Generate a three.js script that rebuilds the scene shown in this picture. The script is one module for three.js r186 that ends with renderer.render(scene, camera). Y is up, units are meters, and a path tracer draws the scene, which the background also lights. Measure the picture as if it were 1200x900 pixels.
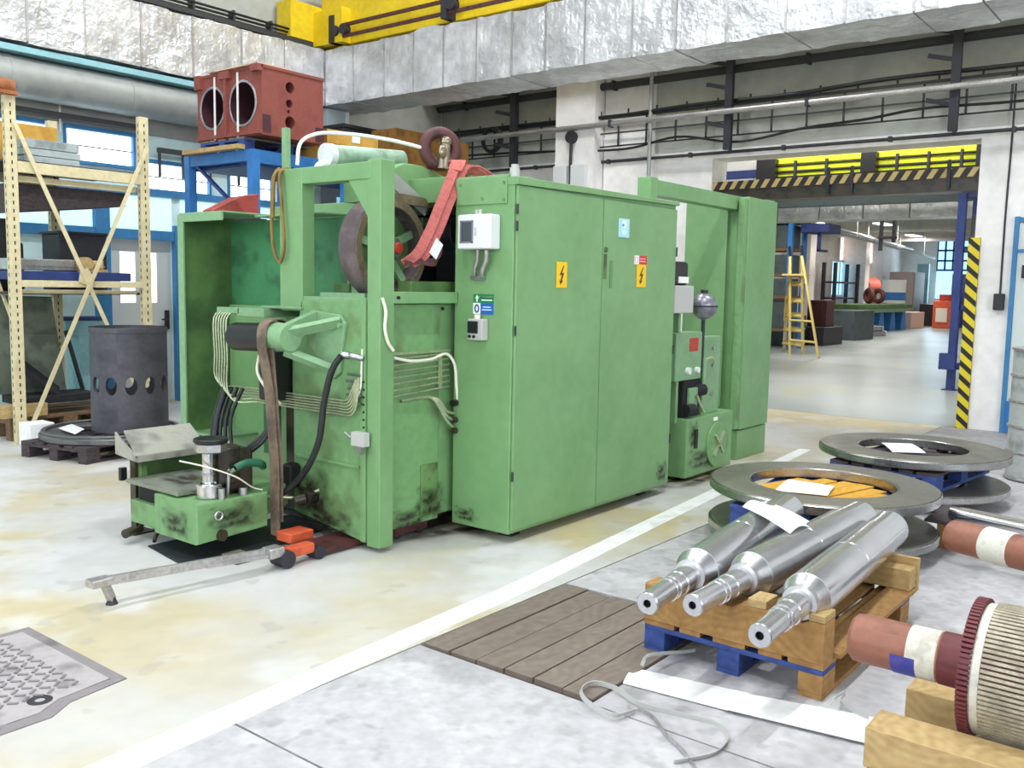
import * as THREE from 'three';
import { mergeGeometries, toCreasedNormals } from 'three/addons/utils/BufferGeometryUtils.js';
import { RoundedBoxGeometry } from 'three/addons/geometries/RoundedBoxGeometry.js';
import { RectAreaLightUniformsLib } from 'three/addons/lights/RectAreaLightUniformsLib.js';

// ------------------------------------------------------------------ camera, sky, lights, exposure
const scene = new THREE.Scene();
const camera = new THREE.PerspectiveCamera(45.0521, 1200 / 900, 0.1, 200);
camera.position.set(0, 1.6, 0);
camera.up.set(...[0.070848, 0.994287, -0.079840]);
{ const d = [0.782152, -0.105049, -0.614168]; camera.lookAt(d[0], 1.6 + d[1], d[2]); }
scene.background = new THREE.Color().setRGB(0.9, 1.0, 1.08);
const renderer = new THREE.WebGLRenderer({ antialias: true });
renderer.toneMapping = THREE.LinearToneMapping;
renderer.toneMappingExposure = 1.05;
renderer.shadowMap.enabled = true;
RectAreaLightUniformsLib.init();

const CEIL = 8.6;
const HALL_LAMPS = [];   // luminaires under the ceiling of the near hall: [x, z]
for (const x of [-0.6, 3.9, 8.4]) for (const z of [-6.6, -1.4]) HALL_LAMPS.push([x, z]);
const LAMP_POWER = 215, FAR_POWER = 80, WINDOW_POWER = 2.8;
const FAR_LAMPS = [[14.8, -6.5], [14.8, -1.5], [22, -9], [22, -3], [30, -10.4], [30, -4], [38, -11.4], [38, -5], [46, -12.4], [46, -6]];
function areaLight(x, y, z, w, h, tx, ty, tz, power, color = 0xffffff) {
  const l = new THREE.RectAreaLight(color, power, w, h);
  l.position.set(x, y, z); l.lookAt(tx, ty, tz); scene.add(l);
}
for (const [x, z] of HALL_LAMPS) areaLight(x, CEIL - 0.36, z, 1.4, 0.2, x, 0, z, LAMP_POWER, 0xf8fbff);
for (const [x, z] of FAR_LAMPS) areaLight(x, 4.26, z, 1.5, 0.4, x, 0, z, FAR_POWER, 0xfffaf4);
// tall window bands of the hall behind the camera and to its right, glowing with daylight
areaLight(0.5, 3.6, 6.88, 9, 3.0, 0.5, 3.6, 0, WINDOW_POWER, 0xf2f8ff);
areaLight(-4.88, 3.6, -3.5, 9, 3.0, 0, 3.6, -3.5, WINDOW_POWER * 0.3, 0xf2f8ff);
areaLight(12.66, 3.72, -4.2, 3.0, 0.1, 13.6, 3.0, -4.2, 18, 0xffffff);   // added light hidden behind the portal lintel, brightening the yellow girder
areaLight(53.4, 2.9, -12.7, 1.5, 3.2, 40, 2.0, -12.7, 6, 0xd8f0ff);

// ------------------------------------------------------------------ helpers
let seed = 12345;
const rnd = () => { seed = (seed * 1664525 + 1013904223) >>> 0; return seed / 4294967296; };
const rr = (a, b) => a + (b - a) * rnd();
function hash(x, y, s) { let h = (x * 374761393 + y * 668265263 + s * 974711) | 0; h = Math.imul(h ^ (h >>> 13), 1274126177); return ((h ^ (h >>> 16)) >>> 0) / 4294967296; }
function vnoise(x, y, p, s) {
  const xi = Math.floor(x), yi = Math.floor(y), fx = x - xi, fy = y - yi;
  const u = fx * fx * (3 - 2 * fx), v = fy * fy * (3 - 2 * fy), m = (a) => ((a % p) + p) % p;
  const x0 = m(xi), x1 = m(xi + 1), y0 = m(yi), y1 = m(yi + 1);
  return (hash(x0, y0, s) * (1 - u) + hash(x1, y0, s) * u) * (1 - v) + (hash(x0, y1, s) * (1 - u) + hash(x1, y1, s) * u) * v;
}
function fbm(u, v, p, s, oct = 4) {
  let a = 0, w = 0.5, t = 0;
  for (let i = 0; i < oct; i++) { a += w * vnoise(u * p, v * p, p, s + i); t += w; w *= 0.5; p *= 2; }
  return a / t;
}
const sm = (a, b, x) => { const t = Math.min(1, Math.max(0, (x - a) / (b - a))); return t * t * (3 - 2 * t); };
const hexRGB = (h) => [(h >> 16) & 255, (h >> 8) & 255, h & 255];
const mix3 = (a, b, t) => [a[0] + (b[0] - a[0]) * t, a[1] + (b[1] - a[1]) * t, a[2] + (b[2] - a[2]) * t];
function dataTex(size, metres, fn, srgb = true, metresV = metres) {
  const d = new Uint8Array(size * size * 4);
  for (let j = 0; j < size; j++) for (let i = 0; i < size; i++) {
    const c = fn(i / size, j / size), k = (j * size + i) * 4;
    d[k] = Math.max(0, Math.min(255, c[0])); d[k + 1] = Math.max(0, Math.min(255, c[1])); d[k + 2] = Math.max(0, Math.min(255, c[2])); d[k + 3] = 255;
  }
  const t = new THREE.DataTexture(d, size, size);
  t.wrapS = t.wrapT = THREE.RepeatWrapping; t.magFilter = THREE.LinearFilter; t.minFilter = THREE.LinearFilter;
  if (srgb) t.colorSpace = THREE.SRGBColorSpace;
  t.repeat.set(1 / metres, 1 / metresV); t.needsUpdate = true; return t;
}
let mottleMap;   // one mottle shared by the many small things
const mottle = () => mottleMap ??= dataTex(256, 0.8, (u, v) => { const q = 255 * (1 - 0.22 * sm(0.42, 0.72, fbm(u, v, 5, 60)) - 0.06 * fbm(u, v, 32, 61, 2)); return [q, q, q]; });
// a worn, mottled coat: base colour, second colour in patches, grain
function coat(base, second, { amount = 0.35, scale = 1.4, cells = 5, grain = 0.05, streak = 0, rough = 0.55, metal = 0, size = 256, bump = 0, s = 1, lo = 0.45, hi = 0.75, ...more } = {}) {
  const a = hexRGB(base), b = hexRGB(second);
  if (s >= 130) return new THREE.MeshStandardMaterial({ color: base, map: mottle(), roughness: rough, metalness: metal, ...more });
  const map = dataTex(size, scale, (u, v) => {
    let t = sm(lo, hi, fbm(u, v, cells, s)) * amount;
    if (streak) t = Math.min(1, t + streak * sm(0.5, 0.8, fbm(u, v * 0.125 * 8 / 8, 24, s + 9, 2)) * sm(0.3, 0.7, fbm(u, v, 4, s + 5, 2)));
    const g = 1 + grain * (fbm(u, v, 32, s + 20, 3) - 0.5) * 2;
    const c = mix3(a, b, t); return [c[0] * g, c[1] * g, c[2] * g];
  });
  const o = { map, roughness: rough, metalness: metal, ...more };
  if (bump) { o.bumpMap = dataTex(size, scale, (u, v) => { const q = 255 * fbm(u, v, 16, s + 40, 4); return [q, q, q]; }, false); o.bumpScale = bump; }
  return new THREE.MeshStandardMaterial(o);
}
let smearMap;
const smears = () => smearMap ??= dataTex(256, 0.6, (u, v) => { const g = 255 * (0.6 + 0.4 * fbm(u, v, 6, 7)); return [g, g, g]; }, false);
// brushed or turned metal
function metal(hex, rough, s = 1, metalness = 1, grain = 0.12, scale = 0.5) {
  const a = hexRGB(hex);
  const map = dataTex(256, scale, (u, v) => { const g = 1 + grain * 2 * (fbm(u, v, 40, s, 3) - 0.5) + grain * (fbm(u, v, 4, s + 3, 3) - 0.5) * 2; return [a[0] * g, a[1] * g, a[2] * g]; });
  return new THREE.MeshStandardMaterial({ map, roughnessMap: smears(), roughness: rough * 1.25, metalness });
}
function wood(hexA, hexB, s, rough = 0.8, scale = 0.6) {
  const a = hexRGB(hexA), b = hexRGB(hexB);
  return new THREE.MeshStandardMaterial({ roughness: rough, map: dataTex(256, scale, (u, v) => {
    const w = fbm(u, v, 3, s, 2) * 0.6, t = fbm(u + 0, v + w * 0.15, 3, s + 5, 2);
    const ring = 0.5 + 0.5 * Math.sin((v * 14 + w * 6 + t * 3) * 6.2832 / 1);
    const st = fbm(u, v, 26, s + 8, 2); const c = mix3(a, b, Math.min(1, 0.25 * ring + 0.6 * st + 0.3 * (t - 0.5))); return c; }) });
}
const plain = (hex, rough = 0.6, metalness = 0, more = {}) => new THREE.MeshStandardMaterial({ color: hex, roughness: rough, metalness, ...more });
function canvasTex(w, h, draw) {
  const c = document.createElement('canvas'); c.width = w; c.height = h; draw(c.getContext('2d'), w, h);
  const t = new THREE.CanvasTexture(c); t.colorSpace = THREE.SRGBColorSpace; return t;
}
const printed = (w, h, draw, rough = 0.5) => new THREE.MeshStandardMaterial({ map: canvasTex(w, h, draw), roughness: rough });

// geometry (all in world metres unless moved); uv in metres by the dominant direction of each face
function metricUV(g) {
  g = g.index ? g.toNonIndexed() : g;
  const p = g.attributes.position, uv = new Float32Array(p.count * 2);
  const a = new THREE.Vector3(), b = new THREE.Vector3(), c = new THREE.Vector3();
  for (let i = 0; i < p.count; i += 3) {
    a.fromBufferAttribute(p, i); b.fromBufferAttribute(p, i + 1); c.fromBufferAttribute(p, i + 2);
    const n = b.clone().sub(a).cross(c.clone().sub(a)); const x = Math.abs(n.x), y = Math.abs(n.y), z = Math.abs(n.z);
    [a, b, c].forEach((q, k) => { const o = (i + k) * 2;
      if (x >= y && x >= z) { uv[o] = q.z; uv[o + 1] = q.y; } else if (y >= z) { uv[o] = q.x; uv[o + 1] = q.z; } else { uv[o] = q.x; uv[o + 1] = q.y; } });
  }
  g.setAttribute('uv', new THREE.BufferAttribute(uv, 2)); return g;
}
function clean(g, keepUV) {
  let q = g.index ? g.toNonIndexed() : g.clone();
  for (const k of Object.keys(q.attributes)) if (!['position', 'normal', 'uv'].includes(k)) q.deleteAttribute(k);
  if (!q.attributes.normal) q.computeVertexNormals();
  return keepUV || g.userData.keepUV ? q : metricUV(q);
}
const box = (x0, x1, y0, y1, z0, z1, r = 0) => {
  const w = Math.abs(x1 - x0), h = Math.abs(y1 - y0), d = Math.abs(z1 - z0);
  const g = r ? new RoundedBoxGeometry(w, h, d, 1, Math.min(r, w / 2.01, h / 2.01, d / 2.01)) : new THREE.BoxGeometry(w, h, d);
  return g.translate((x0 + x1) / 2, (y0 + y1) / 2, (z0 + z1) / 2);
};
const V = (p) => new THREE.Vector3(p[0], p[1], p[2]);
function between(g, a, b) {     // a geometry along +y of unit height 1 centred at the origin, laid from a to b
  a = V(a); b = V(b); const d = b.clone().sub(a), L = d.length();
  g.scale(1, L, 1); g.applyQuaternion(new THREE.Quaternion().setFromUnitVectors(new THREE.Vector3(0, 1, 0), d.normalize()));
  return g.translate((a.x + b.x) / 2, (a.y + b.y) / 2, (a.z + b.z) / 2);
}
const rod = (a, b, r, seg = 14, r2 = r) => between(new THREE.CylinderGeometry(r2, r, 1, seg), a, b);
const bar = (a, b, w, h, roll = 0) => between(new THREE.BoxGeometry(w, 1, h).rotateY(roll), a, b);
function tube(pts, r, seg = 40, rs = 8) { return new THREE.TubeGeometry(new THREE.CatmullRomCurve3(pts.map(V), false, 'centripetal'), seg, r, rs, false); }
// a flat band of given width and thickness along a curve; side gives the direction of its width
function band(pts, width, thick, side, seg = 48) {
  const c = new THREE.CatmullRomCurve3(pts.map(V), false, 'centripetal'), P = c.getSpacedPoints(seg), pos = [], idx = [];
  const S0 = V(side).normalize();
  for (let i = 0; i <= seg; i++) {
    const t = P[Math.min(i + 1, seg)].clone().sub(P[Math.max(i - 1, 0)]).normalize();
    const s = S0.clone().addScaledVector(t, -S0.dot(t)).normalize(), n = t.clone().cross(s);
    for (const [a, b] of [[-1, -1], [1, -1], [1, 1], [-1, 1]]) { const q = P[i].clone().addScaledVector(s, a * width / 2).addScaledVector(n, b * thick / 2); pos.push(q.x, q.y, q.z); }
    if (i) for (let k = 0; k < 4; k++) { const a = (i - 1) * 4 + k, b = (i - 1) * 4 + (k + 1) % 4, a2 = a + 4, b2 = b + 4; idx.push(a, b, a2, b, b2, a2); }
  }
  idx.push(0, 2, 1, 0, 3, 2); const e = seg * 4; idx.push(e, e + 1, e + 2, e, e + 2, e + 3);
  const g = new THREE.BufferGeometry(); g.setAttribute('position', new THREE.Float32BufferAttribute(pos, 3)); g.setIndex(idx);
  const q = g.toNonIndexed(); q.computeVertexNormals(); return toCreasedNormals(q, 0.7);
}
// a polygon in a plane, extruded: plane 'xy' (depth along z), 'zy' (depth along x), 'xz' (depth along y)
function prism(pts, plane, d0, d1, bevel = 0, holes = []) {
  const flip = plane === 'zy';
  const sh = new THREE.Shape(pts.map((p) => new THREE.Vector2(flip ? -p[0] : p[0], plane === 'xz' ? -p[1] : p[1])));
  for (const h of holes) { const q = new THREE.Path(); q.absellipse(flip ? -h[0] : h[0], h[1], h[2], h[3] || h[2], 0, Math.PI * 2, true); sh.holes.push(q); }
  const g = new THREE.ExtrudeGeometry(sh, { depth: d1 - d0 - 2 * bevel, bevelEnabled: bevel > 0, bevelSize: bevel, bevelThickness: bevel, bevelOffset: -bevel, bevelSegments: 1, curveSegments: 24 });
  g.translate(0, 0, d0 + bevel);
  if (plane === 'zy') { g.rotateY(Math.PI / 2); }           // (-z, y, d) -> x = d, z = z
  if (plane === 'xz') { g.rotateX(-Math.PI / 2); }          // (x, -z, d) -> y = d
  return g;
}
const lathe = (pts, seg = 48) => toCreasedNormals(new THREE.LatheGeometry(pts.map((p) => new THREE.Vector2(p[0], p[1])), seg), 0.3);
function ringGeo(ri, ro, y0, y1, bev = 0.008, seg = 72) {
  return lathe([[ri, y0 + bev], [ri + bev, y0], [ro - bev, y0], [ro, y0 + bev], [ro, y1 - bev], [ro - bev, y1], [ri + bev, y1], [ri, y1 - bev], [ri, y0 + bev]].map((q) => q), seg);
}
const disc = (r, y0, y1, bev = 0.004, seg = 40) => lathe([[0.0001, y0], [r - bev, y0], [r, y0 + bev], [r, y1 - bev], [r - bev, y1], [0.0001, y1]], seg);
// a thin sheet with a gentle curl, given its four corners (counter-clockwise from above) and a lift function
function sheet(c, lift = () => 0, thick = 0.002, n = 8) {
  const A = c.map(V), pos = [], idx = [], at = (u, v, o) => { const p = A[0].clone().lerp(A[1], u), q = A[3].clone().lerp(A[2], u); const r = p.lerp(q, v); r.y += lift(u, v) + o; return r; };
  for (const o of [0, thick]) for (let j = 0; j <= n; j++) for (let i = 0; i <= n; i++) { const p = at(i / n, j / n, o); pos.push(p.x, p.y, p.z); }
  const N = (n + 1) * (n + 1), id = (i, j) => j * (n + 1) + i;
  for (let j = 0; j < n; j++) for (let i = 0; i < n; i++) { const a = id(i, j), b = id(i + 1, j), d = id(i, j + 1), e = id(i + 1, j + 1); idx.push(a, d, b, b, d, e, N + a, N + b, N + d, N + b, N + e, N + d); }
  const edge = []; for (let i = 0; i < n; i++) { edge.push([id(i, 0), id(i + 1, 0)], [id(n, i), id(n, i + 1)], [id(i + 1, n), id(i, n)], [id(0, i + 1), id(0, i)]); }
  for (const [a, b] of edge) idx.push(a, b, N + a, b, N + b, N + a);
  const g = new THREE.BufferGeometry(); g.setAttribute('position', new THREE.Float32BufferAttribute(pos, 3)); g.setIndex(idx);
  const q = g.toNonIndexed(); q.computeVertexNormals(); return toCreasedNormals(q, 0.7);
}
const used = {};
function numbered(name) { const n = used[name] = (used[name] ?? -1) + 1; return n ? `${name}_${String(n).padStart(3, '0')}` : name; }
function mesh(geoms, mat) {
  geoms = Array.isArray(geoms) ? geoms : [geoms];
  const g = geoms.length === 1 ? clean(geoms[0]) : mergeGeometries(geoms.map((q) => clean(q)));
  const m = new THREE.Mesh(g, mat); m.castShadow = m.receiveShadow = true; return m;
}
function worldBase(o) { const p = new THREE.Vector3(); while (o && o !== scene) { p.add(o.position); o = o.parent; } return p; }
// a thing: a Group at its base whose children are its parts
function thing(name, label, category, base = [0, 0, 0], group) {
  const o = new THREE.Group(); o.name = numbered(name); o.position.set(...base); scene.add(o);
  o.userData = { label, category }; if (group) o.userData.group = group; return o;
}
// a part authored in world metres under an unrotated parent
function part(parent, name, geoms, mat, label) {
  const m = mesh(geoms, mat); const b = worldBase(parent); m.geometry.translate(-b.x, -b.y, -b.z);
  m.name = name; if (label) m.userData.label = label; parent.add(m); return m;
}
// repeated alike pieces on one thing: numbered names
function pieces(parent, name, list, mats) {
  list.forEach((g, i) => { const m = part(parent, i ? `${name}_${String(i).padStart(3, '0')}` : name, g, Array.isArray(mats) ? mats[i % mats.length] : mats); return m; });
}
// a thing that is one mesh
function single(name, label, category, geoms, mat, group) {
  const m = mesh(geoms, mat); m.name = numbered(name);
  m.geometry.computeBoundingBox(); const b = m.geometry.boundingBox, c = [(b.min.x + b.max.x) / 2, b.min.y, (b.min.z + b.max.z) / 2];
  m.geometry.translate(-c[0], -c[1], -c[2]); m.position.set(...c);
  m.userData = { label, category }; if (group) m.userData.group = group; scene.add(m); return m;
}
function structGroup(name) { const o = new THREE.Group(); o.name = name; o.userData = { kind: 'structure' }; scene.add(o); return o; }
function struct(name, geoms, mat) { const m = mesh(geoms, mat); m.name = name; m.userData = { kind: 'structure' }; scene.add(m); return m; }
function copy(o, pos, turn, label, group) { const c = o.clone(); c.name = numbered(o.name.replace(/_\d{3}$/, '')); c.userData = { ...o.userData }; scene.add(c); if (pos) c.position.set(...pos); if (turn !== undefined) c.rotation.y = turn; if (label) c.userData.label = label; if (group) c.userData.group = group; return c; }

// ------------------------------------------------------------------ materials
const M = {
  green: coat(0x78a26e, 0x6d9863, { amount: 0.5, scale: 1.7, grain: 0.035, rough: 0.42, s: 3, streak: 0.15 }),
  greenWorn: coat(0x749f6a, 0x5c6f45, { amount: 0.55, scale: 1.1, grain: 0.06, rough: 0.5, s: 5, lo: 0.5, hi: 0.72 }),
  greenOily: coat(0x6a8f57, 0x3c4426, { amount: 0.8, scale: 0.9, grain: 0.08, rough: 0.4, s: 8, lo: 0.42, hi: 0.68 }),
  greenPale: coat(0x7fa57b, 0x6f966d, { amount: 0.4, scale: 0.8, grain: 0.05, rough: 0.5, s: 6 }),
  greenOlive: coat(0x5f8048, 0x3c5a36, { amount: 0.7, scale: 1.3, grain: 0.06, rough: 0.6, s: 11 }),
  oily: coat(0x3a3226, 0x1b1815, { amount: 0.9, scale: 0.6, grain: 0.15, rough: 0.35, s: 13 }),
  blackPaint: plain(0x17161a, 0.38), rubber: plain(0x16191b, 0.42), dark: plain(0x1c1c1f, 0.75),
  darkSteel: coat(0x33333a, 0x23242a, { amount: 0.5, scale: 1.1, rough: 0.55, s: 17, metal: 0.2 }),
  tubeSteel: metal(0xb8c0a0, 0.35, 21, 0.7), steel: metal(0xb9b9be, 0.3, 22, 1, 0.08), chrome: metal(0xd8d8dc, 0.16, 23, 1, 0.04),
  shaft: metal(0xcfd0d4, 0.2, 24, 0.85, 0.02, 0.3), shaftEnd: metal(0xcfcfd3, 0.34, 25, 1, 0.05, 0.2),
  turned: metal(0x8a877e, 0.42, 26, 0.75, 0.06, 0.9), turnedEdge: metal(0xb0b0b0, 0.28, 27, 1, 0.08, 0.4),
  cast: coat(0x55545c, 0x3f3f48, { amount: 0.6, scale: 0.9, grain: 0.08, rough: 0.5, s: 30, metal: 0.35 }),
  ringCast: coat(0x6d6d6e, 0x4a4a50, { amount: 0.6, scale: 0.6, grain: 0.08, rough: 0.45, s: 31, metal: 0.4 }),
  beltBrown: coat(0x7b6a59, 0x54463d, { amount: 0.7, scale: 0.5, grain: 0.12, rough: 0.85, s: 33 }),
  wheel: coat(0x75676a, 0x4f4548, { amount: 0.6, scale: 0.5, grain: 0.08, rough: 0.6, s: 34, metal: 0.2 }),
  wheelFace: coat(0x7e7259, 0x5b5140, { amount: 0.6, scale: 0.4, grain: 0.1, rough: 0.55, s: 35, metal: 0.3 }),
  red: coat(0xb8382a, 0x8c2a22, { amount: 0.5, scale: 0.5, grain: 0.07, rough: 0.5, s: 36 }), orangeRed: coat(0xd8603c, 0xb0482e, { amount: 0.5, scale: 0.3, rough: 0.45, s: 37 }),
  sling: coat(0xb9655f, 0x9c4f4c, { amount: 0.4, scale: 0.12, grain: 0.15, rough: 0.9, s: 38 }),
  maroon: coat(0x542a2a, 0x2c1719, { amount: 0.7, scale: 0.2, grain: 0.1, rough: 0.55, s: 39 }),
  primer: coat(0x86453c, 0x743830, { amount: 0.5, scale: 0.9, grain: 0.06, rough: 0.7, s: 40 }), primerDark: coat(0x45222a, 0x33181f, { amount: 0.5, scale: 0.6, rough: 0.6, s: 41 }),
  blue: coat(0x2f76ba, 0x24619c, { amount: 0.5, scale: 1.0, grain: 0.05, rough: 0.5, s: 42 }), blueFrame: coat(0x3a7db0, 0x4688ba, { amount: 0.4, scale: 1.2, rough: 0.55, s: 43 }),
  blueDark: coat(0x2a3d7d, 0x1e2b58, { amount: 0.5, scale: 0.8, rough: 0.55, s: 44 }), skyBlue: coat(0x93c4cc, 0x86b6be, { amount: 0.4, scale: 1, rough: 0.6, s: 45 }),
  beige: coat(0xd8cba4, 0xc2b48e, { amount: 0.5, scale: 0.9, grain: 0.05, rough: 0.55, s: 46 }),
  cardboard: coat(0xc79a45, 0xa97c36, { amount: 0.5, scale: 0.7, grain: 0.06, rough: 0.9, s: 47 }), cardboardBrown: coat(0x7d5530, 0x6e4626, { amount: 0.5, scale: 0.7, grain: 0.06, rough: 0.9, s: 48 }),
  yellow: coat(0xe4c51d, 0xc8a716, { amount: 0.4, scale: 1.5, grain: 0.05, rough: 0.5, s: 49 }), yellowGreen: coat(0xdfe41c, 0xc5cb18, { amount: 0.4, scale: 1.0, grain: 0.04, rough: 0.5, s: 50 }),
  ladderYellow: coat(0xd9c47a, 0xc0a75c, { amount: 0.5, scale: 0.8, rough: 0.6, s: 51 }),
  white: plain(0xe9e9e6, 0.45), plasticWhite: plain(0xe4e6e8, 0.35), cream: plain(0xe8e4d4, 0.5), greyBox: plain(0xb9bab6, 0.5), paper: coat(0xf6f6f6, 0xe6e8ea, { amount: 0.5, scale: 0.5, grain: 0.02, rough: 0.85, s: 52 }),
  copper: coat(0x93604e, 0x734438, { amount: 0.7, scale: 0.5, grain: 0.06, rough: 0.5, s: 53, metal: 0.15 }), copperPaint: coat(0xd8d6c8, 0xb5aca0, { amount: 0.6, scale: 0.2, rough: 0.6, s: 54 }), bluePaint: coat(0x3a3f9c, 0x5a5190, { amount: 0.7, scale: 0.15, rough: 0.55, s: 55 }),
  winding: coat(0xaea58e, 0x82786a, { amount: 0.6, scale: 0.25, grain: 0.12, rough: 0.5, s: 56 }), windingRed: coat(0x6b2f33, 0x50201f, { amount: 0.5, scale: 0.2, rough: 0.6, s: 57 }),
  wood: wood(0xb48d55, 0x8a6338, 60), woodPale: wood(0xc6ab78, 0x9c7f50, 61), woodYellow: wood(0xd6a63a, 0xb9811f, 62, 0.7), woodDark: wood(0x54494c, 0x322b2f, 63), woodGrey: wood(0x77705f, 0x595247, 64),
  woodBlue: wood(0x39559b, 0x24366c, 65, 0.7), plankBrown: wood(0x84786d, 0x675c54, 66, 0.8, 0.9), woodBrown: wood(0x8a6f52, 0x5e4835, 67),
  wall: coat(0xf4f1ef, 0xdfdcda, { amount: 0.5, scale: 3.1, cells: 4, grain: 0.04, rough: 0.9, s: 70, size: 512, bump: 0.003 }),
  wallGrey: coat(0xb9bab2, 0xa0a29b, { amount: 0.6, scale: 3.3, cells: 4, grain: 0.05, rough: 0.92, s: 71, size: 512, bump: 0.003 }),
  wallTeal: coat(0xcfeaea, 0xc0dede, { amount: 0.5, scale: 2.7, cells: 4, grain: 0.04, rough: 0.85, s: 72 }),
  wallFar: coat(0xf6ede8, 0xe2d6cf, { amount: 0.5, scale: 4.1, cells: 4, grain: 0.04, rough: 0.9, s: 73 }), ceiling: coat(0xb9bfba, 0xa4aaa6, { amount: 0.5, scale: 3.7, rough: 0.95, s: 74 }),
  pipe: coat(0xa7aaa7, 0x939694, { amount: 0.6, scale: 1.3, grain: 0.04, rough: 0.5, s: 75, metal: 0.25 }), galv: metal(0xb9b6b6, 0.38, 76, 0.8), darkPipe: plain(0x3a3b3d, 0.6, 0.2),
  glass: new THREE.MeshPhysicalMaterial({ color: 0xffffff, roughness: 0.05, transmission: 1, thickness: 0, ior: 1.45 }),
  lampGlow: plain(0xffffff, 0.6, 0, { emissive: 0xffffff, emissiveIntensity: 2.0 }), dayGlow: plain(0xffffff, 0.6, 0, { emissive: 0xeaf5ff, emissiveIntensity: 3.0 }), frostGlow: plain(0xcfeeee, 0.6, 0, { emissive: 0xc4eef0, emissiveIntensity: 0.62 }), warmGlow: plain(0xffffff, 0.6, 0, { emissive: 0xffece6, emissiveIntensity: 1.1 }), blueGlow: plain(0xaadfff, 0.6, 0, { emissive: 0x9fdcff, emissiveIntensity: 1.6 }),
  screen: plain(0x4b5058, 0.2), teal: coat(0xd2eadc, 0xbed8cb, { amount: 0.5, scale: 1.1, rough: 0.8, s: 77 }), slate: coat(0x4d5a5c, 0x3a4447, { amount: 0.6, scale: 0.9, rough: 0.6, s: 78 }),
};
// aluminium foil wrapping: bright, crumpled
M.foil = new THREE.MeshStandardMaterial({ metalness: 0.55, roughness: 0.38, map: dataTex(512, 2.3, (u, v) => { const a = fbm(u, v, 5, 90), b = fbm(u, v, 24, 91, 3); const g = 205 + 60 * (a - 0.5) + 45 * (b - 0.5); return [g, g, g * 1.01]; }),
  bumpMap: dataTex(512, 1.3, (u, v) => { const a = 1 - Math.abs(2 * fbm(u, v, 7, 92, 3) - 1), b = 1 - Math.abs(2 * fbm(u, v, 22, 95, 3) - 1); const q = 255 * (0.65 * a + 0.35 * b); return [q, q, q]; }, false), bumpScale: 0.02 });
// oil and grease stains, and painted floor shade: ragged blots with soft rims
M.stainAndShade = new THREE.MeshStandardMaterial({ color: 0x2b2319, roughness: 0.45, transparent: true, alphaMap: (() => { const t = dataTex(256, 1, (u, v) => {
  const r = Math.hypot(u - 0.5, v - 0.5) * 2, q = 215 * sm(1.0, 0.15, r + 0.8 * (fbm(u, v, 6, 300, 4) - 0.5)) * (0.3 + 0.7 * sm(0.3, 0.7, fbm(u, v, 9, 301, 4))); return [q, q, q]; }, false); return t; })() });
const blot = (a, b, c, d) => { const g = new THREE.BufferGeometry(); g.setAttribute('position', new THREE.Float32BufferAttribute([...a, ...b, ...c, ...a, ...c, ...d], 3)); g.setAttribute('uv', new THREE.Float32BufferAttribute([0, 0, 1, 0, 1, 1, 0, 0, 1, 1, 0, 1], 2)); g.computeVertexNormals(); g.userData.keepUV = true; return g; };
// floors
M.floorPaint = new THREE.MeshStandardMaterial({ roughness: 0.5, map: dataTex(1024, 6.5, (u, v) => {
  const a = fbm(u, v, 4, 100, 5), b = fbm(u, v, 9, 101, 4), w = fbm(u, v, 14, 102, 4), g = fbm(u, v, 90, 103, 2);
  let c = mix3([194, 193, 191], [188, 174, 136], sm(0.46, 0.68, a) * 0.8); c = mix3(c, [200, 184, 138], sm(0.55, 0.72, b) * sm(0.45, 0.65, a) * 0.6);
  c = mix3(c, [208, 208, 209], sm(0.52, 0.7, w) * 0.7); const d = sm(0.74, 0.8, fbm(u, v, 40, 104, 3)); c = mix3(c, [160, 156, 150], d * 0.35); const k = 1 + 0.05 * (g - 0.5); return [c[0] * k, c[1] * k, c[2] * k]; }) });
M.floorGrey = new THREE.MeshStandardMaterial({ roughness: 0.62, map: dataTex(1024, 4.3, (u, v) => {
  const a = fbm(u, v, 4, 110, 5), b = fbm(u, v, 18, 111, 4), g = fbm(u, v, 120, 112, 2), s = fbm(u, v, 60, 113, 3);
  let c = mix3([182, 180, 183], [163, 161, 164], sm(0.42, 0.66, a)); c = mix3(c, [200, 199, 201], sm(0.5, 0.7, b) * 0.6); c = mix3(c, [146, 144, 147], sm(0.6, 0.8, s) * 0.4); const k = 1 + 0.14 * (g - 0.5); return [c[0] * k, c[1] * k, c[2] * k]; }),
  bumpMap: dataTex(512, 1.1, (u, v) => { const q = 255 * fbm(u, v, 30, 114, 4); return [q, q, q]; }, false), bumpScale: 0.0025 });
M.floorFar = new THREE.MeshStandardMaterial({ roughness: 0.34, map: dataTex(512, 9.3, (u, v) => {
  const a = fbm(u, v, 5, 120, 5), b = fbm(u, v, 12, 121, 4); let c = mix3([160, 168, 168], [142, 151, 148], sm(0.4, 0.65, a)); c = mix3(c, [168, 168, 138], sm(0.6, 0.75, b) * 0.5); return c; }) });
M.floorLine = coat(0xf6f6f6, 0xdcdad6, { amount: 0.6, scale: 0.9, cells: 9, grain: 0.04, rough: 0.6, s: 80, lo: 0.55, hi: 0.8 });
M.joint = plain(0x6a6763, 0.95);
M.hazard = printed(64, 1024, (c, w, h) => { c.fillStyle = '#e3cf2a'; c.fillRect(0, 0, w, h); c.fillStyle = '#231c1e'; for (let y = -80; y < h + 80; y += 73) { c.beginPath(); c.moveTo(0, y); c.lineTo(w, y + 52); c.lineTo(w, y + 84); c.lineTo(0, y + 32); c.fill(); } });
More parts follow.
